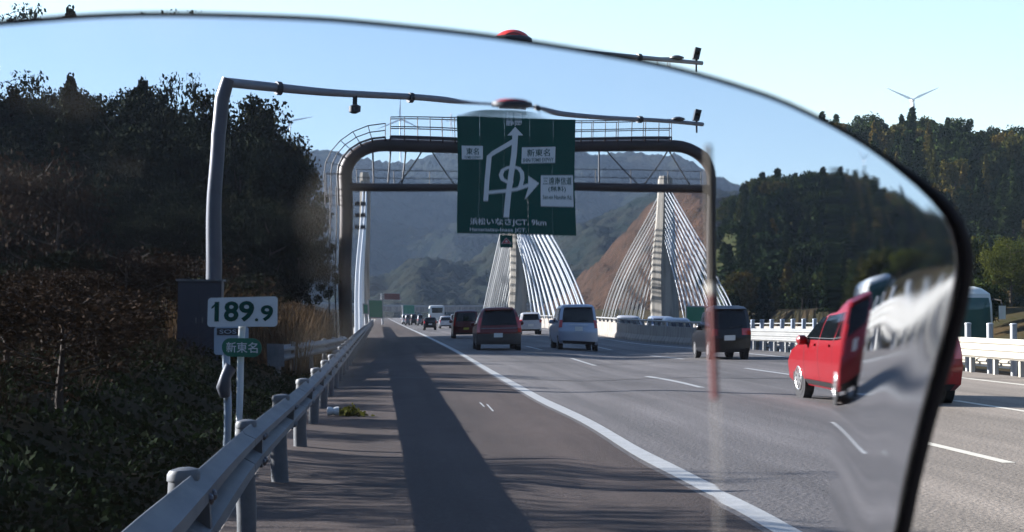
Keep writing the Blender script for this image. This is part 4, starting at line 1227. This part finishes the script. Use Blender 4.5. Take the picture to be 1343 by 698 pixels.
# dark red boxy car in front of it
X, Y, W = on_road(593, 629, 445)
o, xy, lv, fp, spt = car('utility_car', (X, Y, 0), 0, 'dark maroon boxy car with a yellow plate left of the rounded minivan', 'car', minivan(W, 1.72, 3.9, .8, .12, .06), P_dred, GC, P_dred, (0.7, 3.2), 0.34,
    (1.05, 1.58, .84, .82), [(1.05, 1.5, .3, 1.4, .35, 1.35), (1.05, 1.5, 1.5, 2.5, 1.45, 2.3)], None, .1, .05, (M_plateY, .58), False, (0.80, 1.30, .86, 1.0))
# silver minivan
X, Y, W = on_road(732, 786, 459.5)
o, xy, lv, fp, spt = car('minivan', (X, Y, 0), 0, 'silver blue minivan with an upright tailgate in the middle lane', 'car', minivan(W, 1.78, 4.6, 1.1, .12, .08), P_silver, GC, P_silver, (0.8, 3.6), 0.31,
    (1.06, 1.70, .86, .84), [(1.06, 1.62, .35, 1.5, .4, 1.5), (1.06, 1.62, 1.6, 2.75, 1.6, 2.45)], None, .12, .05, (M_plate, .82), True, (0.86, 1.16, .84, 1.0))
fp('chrome_strip', M_rim, .95, 1.0, lambda z: (-.5, .5), -1, .03, 1, 8)
# white hatch
X, Y, W = on_road(683, 711, 440.5)
car('hatchback', (X, Y, 0), 0, 'white hatchback beyond the red minivan beside the parapet', 'car', minivan(W, 1.48, 4.1, 1.0, .35, .12), P_white, GC, P_white, (0.7, 3.2), 0.3,
    (0.96, 1.38, .8, .78), [(0.98, 1.35, .6, 1.5, .8, 1.45), (0.98, 1.35, 1.6, 2.5, 1.55, 2.2)], None, .14, .08, (M_plate, .62), True, (0.78, 1.0, .8, 1.0))
X, Y, W = on_road(553, 570, 432)
car('small_car', (X, Y, 0), 0, 'small black car nearest the white edge line far ahead', 'car', minivan(W, 1.25, 3.2, .7, .12, .08), P_black, GC, P_black, (0.6, 2.6), 0.28,
    (0.80, 1.15, .8, .78), [(0.8, 1.12, .4, 1.3, .5, 1.2)], None, .12, .06, (M_plate, .55), False, (0.66, .9, .84, 1.0))
X, Y, W = on_road(574, 591, 430)
car('small_car', (X, Y, 0), 0, 'small white boxy car just right of the black one far ahead', 'car', minivan(W, 1.32, 3.2, .7, .08, .06), P_white, GC, P_white, (0.6, 2.6), 0.28,
    (0.84, 1.18, .82, .8), [(0.84, 1.14, .4, 1.3, .5, 1.2)], None, .12, .06, (M_plate, .55), False, (0.66, .9, .84, 1.0))
for (xa, xb, yb, H, m, lab) in ((589, 600, 427, 1.5, P_grey, 'dark car partly hidden beside the small white boxy car'), (530, 536, 424.5, 1.5, P_grey, 'leftmost tiny grey car in the distant queue'),
        (537, 544, 424, 1.6, P_black, 'tiny black car in the middle of the distant queue'), (545, 552, 425, 1.5, P_grey, 'tiny dark car at the right end of the distant queue'), (526, 530, 423, 1.5, P_white, 'tiny white car at the head of the distant queue')):
    X, Y, W = on_road(xa, xb, yb)
    car('distant_car', (X, Y, 0), 0, lab, 'car', minivan(W, H, 4.0, 1, .2, .1), m, 'distant cars on the bridge', None, (0.7, 3.2), .3, (0.95, H-.12, .8, .78), None, None, .12, .06, None, False, (0.7, .9, .8, 1.0), wiper=False)
# far coach, rear view
X, Y, W = on_road(561, 581, 0, 345)
H = 3.1
car('coach', (X, Y, 0), 0, 'white coach with a dark oval rear window far ahead in traffic', 'bus', [(.35,W/2*.95,.05,10.9),(.6,W/2,0,11),(1.4,W/2,0,11),(2.7,W/2*.98,.08,10.8),(3.0,W/2*.9,.2,10.6),(H,W/2*.7,.5,10.2)], P_bus, None, None, (2.4, 8.6), .48,
    (1.75, 2.65, .70, .78), [(1.6, 2.5, .6, 10, .6, 10)], None, .15, .08, (M_plate, .8), False, (0.9, 1.3, .85, 1.0), mirror=False)

# black van by the rod
X, Y, W = on_road(931, 988, 473)
o, xy, lv, fp, spt = car('minivan', (X, Y, 0), 0, 'black minivan in the right lane next to the white guardrail', 'car', minivan(W, 1.76, 4.6, 1.1, .22, .10), P_black, GC, P_black, (0.85, 3.6), 0.32,
    (1.02, 1.60, .82, .82), [(1.04, 1.55, .6, 1.6, .7, 1.55), (1.04, 1.55, 1.7, 2.8, 1.65, 2.5)], None, .14, .06, (M_plate, .72), True, (0.80, 1.02, .55, 1.0))
# the near red van
X0 = at(1130, 533, 33).x; W = 1.86
lev = [(0.22, .84, 0.12, 4.50), (0.32, .90, 0.0, 4.66), (0.60, .93, -.02, 4.64), (0.80, .93, .03, 4.42), (0.93, .92, .07, 3.95), (1.04, .905, .10, 3.50),
       (1.26, .84, .22, 2.95), (1.45, .76, .38, 2.45), (1.57, .68, .58, 2.05), (1.63, .55, .82, 1.7)]
RVX, RVY = X0-.13+W/2, 32.9
o, xy, lv, fp, spt = car('minivan', (RVX, RVY, 0), R(3.2), 'bright red minivan close by in the middle lane behind the windshield edge', 'car', lev, P_red, None, P_red, (0.92, 3.72), 0.325,
    (0.98, 1.46, .84, .86), [(1.00, 1.43, .66, 1.32, .86, 1.28), (1.00, 1.43, 1.40, 2.28, 1.36, 2.18), (1.00, 1.40, 2.36, 3.30, 2.28, 2.54)], None, .16, .09, (M_plate, .78), True, (0.74, 1.20, .80, 1.0), spokes=10, mirror=3.1)
for sx in (-1, 1):
    for (y0, y1) in ((1.52, 1.68), (2.50, 2.66)):
        hw = lv(.93)[0]; MB().bar((sx*(hw*1.03+.02), y0, .92), (sx*(hw*1.03+.02), y1, .92), .02, .035).build('door_handle', P_red, o, local=True)
    for yy in (1.36, 2.32, 3.28):
        spt('door_seam', M_trimb, .34, 1.03, lambda z: (yy-.006, yy+.006), sx, .006, 5, 1)
    spt('sill_trim', M_trimb, .25, .33, lambda z: (1.35, 3.3), sx, .012, 1, 4)
    spt('belt_trim', M_trimb, 1.02, 1.04, lambda z: (.6, 3.3), sx, .008, 1, 6)

# opposite carriageway: coach and cars
def bus_front(X, Y, label):
    o, xy, lv, fp, spt = car('coach', (X, Y+9.0, -.5), math.pi, label, 'bus', [(.35,1.18,.05,9.0),(.6,1.25,0,9.0),(1.0,1.25,0,9.0),(2.3,1.23,.1,8.9),(2.7,1.2,.2,8.75),(2.9,1.0,.4,8.4),(2.98,.8,.6,8.1)], P_bus, None, None, (1.9, 6.8), .46,
        None, [(1.35, 2.3, .4, 8.3, .4, 8.3)], (1.05, 2.55, .93, .92), .12, .16, None, False, None, mirror=False, front_m=M_glass_teal)
    for sx in (-1, 1):
        MB().tube([(sx*1.15,8.8,2.5),(sx*1.42,9.15,2.45),(sx*1.45,9.2,2.2)], .03, 6).build('mirror_arm', M_trimb, o, 50, True)
        MB().box((sx*1.45-.11,9.12,1.75),(sx*1.45+.11,9.26,2.25)).build('mirror', P_bus, o, local=True)
    return o
bus_front(at(1262, 420, 75).x, 75, 'white coach with teal glass coming the other way beyond the median posts')
for (x, Y, m, lab, H) in ((832, 150, P_white, 'white car of which only the roof shows above the parapet left of the right tower', 1.75), (873, 135, P_silver, 'silver car roof showing above the parapet in front of the right tower', 1.8), (893, 120, P_white, 'white car on the opposite road showing above the parapet end', 1.75)):
    car('opposite_car', (at(x, 420, Y).x, Y+4.2, -.5), math.pi, lab, 'car', minivan(1.7, H, 4.2, 1.0, .2, .1), m, 'cars on the opposite carriageway', None, (0.7, 3.3), .31,
        (1.0, H-.12, .8, .8), [(1.0, H-.16, .5, 1.4, .6, 1.4), (1.0, H-.16, 1.5, 2.5, 1.5, 2.3)], (1.0, H-.15, .85, .8), .14, .08, None, False, (0.7, .9, .8, 1.0))

# ------------------------------------------------------------------ the windshield in front of the rider
NG = 1.49; D0 = 0.55
vs_ = np.arange(-300, 1300.)
tt = np.clip((vs_-165)/240, 0, 1); S_ = 82*(1-tt*tt*(3-2*tt))
PH = -np.concatenate([[0], np.cumsum((S_[1:]+S_[:-1])/2)]); PH -= PH[-1]
us_ = np.arange(-600, 1700.)
def smn(a, b, x):
    q = np.clip((x-a)/(b-a), 0, 1); return q*q*(3-2*q)
AX = 135*smn(1096, 1152, us_) + 110*smn(1150, 1280, us_)
AH = np.concatenate([[0], np.cumsum((AX[1:]+AX[:-1])/2)])
EV = 12*np.exp(-((vs_-142)/7)**2) - 14*np.exp(-((vs_-121)/8)**2)
EH = np.concatenate([[0], np.cumsum((EV[1:]+EV[:-1])/2)])
def thickness(u, v):
    A = np.interp(u, us_, AH)
    g = 0.8+.3*(1-np.exp(-((v-320)/75)**2))
    loc = np.exp(-((u-662)/55)**4) * np.interp(v, vs_, EH)
    # slight unevenness of the moulded acrylic
    wob = np.sin(u/37+v/61)*np.sin(v/53-u/90)*130 + 22*np.sin((u+v*1.4)/31)*smn(380, 560, v) + 35*np.sin(v/29+u/211)*np.cos(u/83)
    seam = -60*np.exp(-np.abs(u-937-(v-190)*.012)/9)
    wav = 150*smn(1120, 1185, u)*np.sin(v/17+u/13)*smn(310, 380, v)*(1-smn(440, 580, v))
    return .003 + D0/(FPX**2*(NG-1))*(wav + 34*smn(1092, 1165, u)*90*np.tanh((v-455)/90) + np.interp(v, vs_, PH) + A*g + loc + wob + seam)
top_pts = [(-420,62),(-200,44),(0,29),(120,20),(230,18),(400,23),(520,33),(650,48),(800,72),(900,93),(1000,123),(1060,148),(1120,180),(1180,220),(1224,254),(1251,286),(1263,320)]
right_pts = [(1263,320),(1265,350),(1257,400),(1241,460),(1224,520),(1208,580),(1194,640),(1182,700),(1150,830),(1110,960)]
def resample(p, n):
    p = np.array(p, float); 
    # Catmull-Rom through the points, then even spacing
    out = []
    for i in range(len(p)-1):
        a, b_, c_, d_ = p[max(i-1, 0)], p[i], p[i+1], p[min(i+2, len(p)-1)]
        for t in np.linspace(0, 1, 12, endpoint=False):
            out.append(0.5*((2*b_)+(-a+c_)*t+(2*a-5*b_+4*c_-d_)*t*t+(-a+3*b_-3*c_+d_)*t**3))
    out.append(p[-1]); out = np.array(out)
    s_ = np.concatenate([[0], np.cumsum(np.linalg.norm(np.diff(out, axis=0), axis=1))])
    q = np.linspace(0, s_[-1], n); return np.stack([np.interp(q, s_, out[:, 0]), np.interp(q, s_, out[:, 1])], 1)
NA, NB = 420, 260
T_ = resample(top_pts, NA+1); Rg = resample(right_pts, NB+1)
Bt = np.stack([np.linspace(-420, 1110, NA+1), np.full(NA+1, 960.)], 1)
U = np.zeros((NA+1, NB+1)); Vv = np.zeros((NA+1, NB+1))
tb = np.linspace(0, 1, NB+1)
line_r = Rg[0][None]*(1-tb)[:, None]+Rg[-1][None]*tb[:, None]
for i in range(NA+1):
    w8 = (i/NA)**10
    q = T_[i][None]*(1-tb)[:, None] + Bt[i][None]*tb[:, None] + w8*(Rg-line_r)
    U[i], Vv[i] = q[:, 0], q[:, 1]
# inner face: raked back at the top, curving towards the rider at the side
def inner_depth(u, v):
    Yd = np.full_like(u, D0)
    for _ in range(25):
        x, z = (u-671.5)/FPX*Yd, (349-v)/FPX*Yd
        Yd = D0 - .22*z - .9*x*x
    return Yd
Yd = inner_depth(U, Vv); Xc, Zc = (U-671.5)/FPX*Yd, (349-Vv)/FPX*Yd
Th = thickness(U, Vv)
def toworld(X, Yf, Z):
    e_, r_, u_, f_ = [np.array(q) for q in (EYE, c_right, c_up, c_fwd)]
    return e_ + X[..., None]*r_ + Z[..., None]*u_ + Yf[..., None]*f_
Vi = toworld(Xc, Yd, Zc).reshape(-1, 3); Vo = toworld(Xc, Yd+Th, Zc).reshape(-1, 3)
nb_ = NB+1; n1 = len(Vi)
I, J = np.meshgrid(np.arange(NA), np.arange(NB), indexing='ij'); q = (I*nb_+J).ravel()
Fi = np.stack([q, q+1, q+nb_+1, q+nb_], 1); Fo = np.stack([q+n1, q+n1+nb_, q+n1+nb_+1, q+n1+1], 1)
bd = [i*nb_ for i in range(NA+1)] + [NA*nb_+j for j in range(1, NB+1)] + [i*nb_+NB for i in range(NA-1, -1, -1)] + [j for j in range(NB-1, 0, -1)]
Vr = np.concatenate([Vi[bd], Vo[bd]]); nr = len(bd)
Fr = np.array([(2*n1+k, 2*n1+(k+1) % nr, 2*n1+nr+(k+1) % nr, 2*n1+nr+k) for k in range(nr)])
wsm = bpy.data.materials.new('acrylic'); wsm.use_nodes = True
t = wsm.node_tree; t.nodes.remove(t.nodes['Principled BSDF'])
rf = t.nodes.new('ShaderNodeBsdfRefraction'); rf.inputs['IOR'].default_value = NG; rf.inputs['Roughness'].default_value = 0.0
rf.inputs['Color'].default_value = (0.755, 0.79, 0.86, 1)
gs = t.nodes.new('ShaderNodeBsdfGlossy'); gs.inputs['Roughness'].default_value = 0.1
gl = t.nodes.new('ShaderNodeMixShader'); gl.inputs[0].default_value = 0.005
t.links.new(rf.outputs[0], gl.inputs[1]); t.links.new(gs.outputs[0], gl.inputs[2])
df = t.nodes.new('ShaderNodeBsdfTranslucent'); df.inputs['Color'].default_value = (0.75, 0.70, 0.62, 1)
mx = t.nodes.new('ShaderNodeMixShader'); tc = t.nodes.new('ShaderNodeTexCoord')
nz = t.nodes.new('ShaderNodeTexNoise'); nz.inputs['Scale'].default_value = 16; nz.inputs['Detail'].default_value = 2; nz.inputs['Distortion'].default_value = 0.4
rp_ = t.nodes.new('ShaderNodeMapRange'); rp_.inputs[1].default_value = 0.60; rp_.inputs[2].default_value = 0.80; rp_.inputs[3].default_value = 0.0005; rp_.inputs[4].default_value = 0.045
# slight softness of scuffed acrylic, worse towards the curved side
sx_ = t.nodes.new('ShaderNodeSeparateXYZ'); t.links.new(tc.outputs['Object'], sx_.inputs[0])
rr_ = t.nodes.new('ShaderNodeMapRange'); rr_.interpolation_type = 'SMOOTHSTEP'; rr_.inputs[1].default_value = 0.085; rr_.inputs[2].default_value = 0.115; rr_.inputs[3].default_value = 0.0; rr_.inputs[4].default_value = 0.075
r2_ = t.nodes.new('ShaderNodeMapRange'); r2_.inputs[1].default_value = 0.60; r2_.inputs[2].default_value = 0.78; r2_.inputs[3].default_value = 0.0; r2_.inputs[4].default_value = 0.04
ra_ = t.nodes.new('ShaderNodeMath'); ra_.operation = 'ADD'
t.links.new(sx_.outputs['X'], rr_.inputs[0]); t.links.new(nz.outputs['Fac'], r2_.inputs[0]); t.links.new(rr_.outputs[0], ra_.inputs[0]); t.links.new(r2_.outputs[0], ra_.inputs[1]); t.links.new(ra_.outputs[0], rf.inputs['Roughness'])
t.links.new(tc.outputs['Object'], nz.inputs['Vector']); t.links.new(nz.outputs['Fac'], rp_.inputs[0]); t.links.new(rp_.outputs[0], mx.inputs[0])
t.links.new(gl.outputs[0], mx.inputs[1]); t.links.new(df.outputs[0], mx.inputs[2]); t.links.new(mx.outputs[0], t.nodes['Material Output'].inputs['Surface'])
org = camf(671, 960, D0)
ws = thing('windshield', org, 'tinted clear acrylic motorcycle windshield with a dark rubber edge close to the camera', 'windshield')
me = np_mesh('screen', np.concatenate([Vi, Vo, Vr]) - np.array(org), np.concatenate([Fi, Fo, Fr]), wsm, True)
me.set_sharp_from_angle(angle=R(60))
link('screen', me, ws)
# rubber edge, thin on top and heavy down the side
edge = list(T_[::6]) + list(Rg[4::6])
pts, rad = [], []
for (u, v) in edge:
    dpt = float(inner_depth(np.array([u]), np.array([v]))[0]) + float(thickness(np.array([u]), np.array([v]))[0])/2
    pts.append(camf(u, v, dpt))
    k = sm(150, 330, v)*sm(1100, 1230, u) if v < 340 else 1.0 - .2*sm(500, 900, v)
    rad.append(0.0006 + 0.0019*k)
MB().tube(pts, rad, 10).build('edge_trim', mat('edge_rubber', (0.006, 0.005, 0.009), 0.8), ws, 80)

# slender rod standing behind the screen's seam
def rod(u0, v0, u1, v1, r0, m, nm, o):
    MB().tube([camf(u0, v0, .37), camf(u1, v1, .37)], r0*.55, 14).build(nm, m, o, 60)
ro = thing('aerial_rod', camf(948, 900, .37), 'slim blurred upright rod, dark above a pale ring, red below it, with clear base', 'aerial')
rod(929, 190, 932, 371, .0010, mat('rod_dark', (0.010, 0.009, 0.010), 0.5), 'upper_rod', ro)
rod(932, 371, 932.5, 386, .00125, mat('rod_white', (0.6, 0.58, 0.55), 0.5), 'ring', ro)
rod(932.5, 386, 938, 524, .0011, mat('rod_red', (0.13, 0.012, 0.02), 0.6), 'red_section', ro)
mcl = bpy.data.materials.new('rod_clear'); mcl.use_nodes = True
t = mcl.node_tree; p = t.nodes['Principled BSDF']; p.inputs['Base Color'].default_value = (.62, .6, .58, 1); p.inputs['Roughness'].default_value = .4
tr = t.nodes.new('ShaderNodeBsdfTransparent'); mx = t.nodes.new('ShaderNodeMixShader'); mx.inputs[0].default_value = .09
t.links.new(tr.outputs[0], mx.inputs[1]); t.links.new(p.outputs[0], mx.inputs[2]); t.links.new(mx.outputs[0], t.nodes['Material Output'].inputs['Surface'])
rod(938, 524, 948, 900, .0014, mcl, 'clear_base', ro)

# ------------------------------------------------------------------ haze
hz = MB().box((-4900, -290, -60), (4900, 8900, 420)).build('haze', None)
hm = bpy.data.materials.new('haze'); hm.use_nodes = True
t = hm.node_tree; t.nodes.remove(t.nodes['Principled BSDF'])
pv = t.nodes.new('ShaderNodeVolumePrincipled'); pv.inputs['Density'].default_value = 0.00007; pv.inputs['Color'].default_value = (0.50, 0.70, 1.0, 1)
pv.inputs['Anisotropy'].default_value = 0.2
t.links.new(pv.outputs[0], t.nodes['Material Output'].inputs['Volume'])
hz.data.materials.append(hm); tag(hz, 'thin blue air haze filling the valley', None, None, 'stuff')
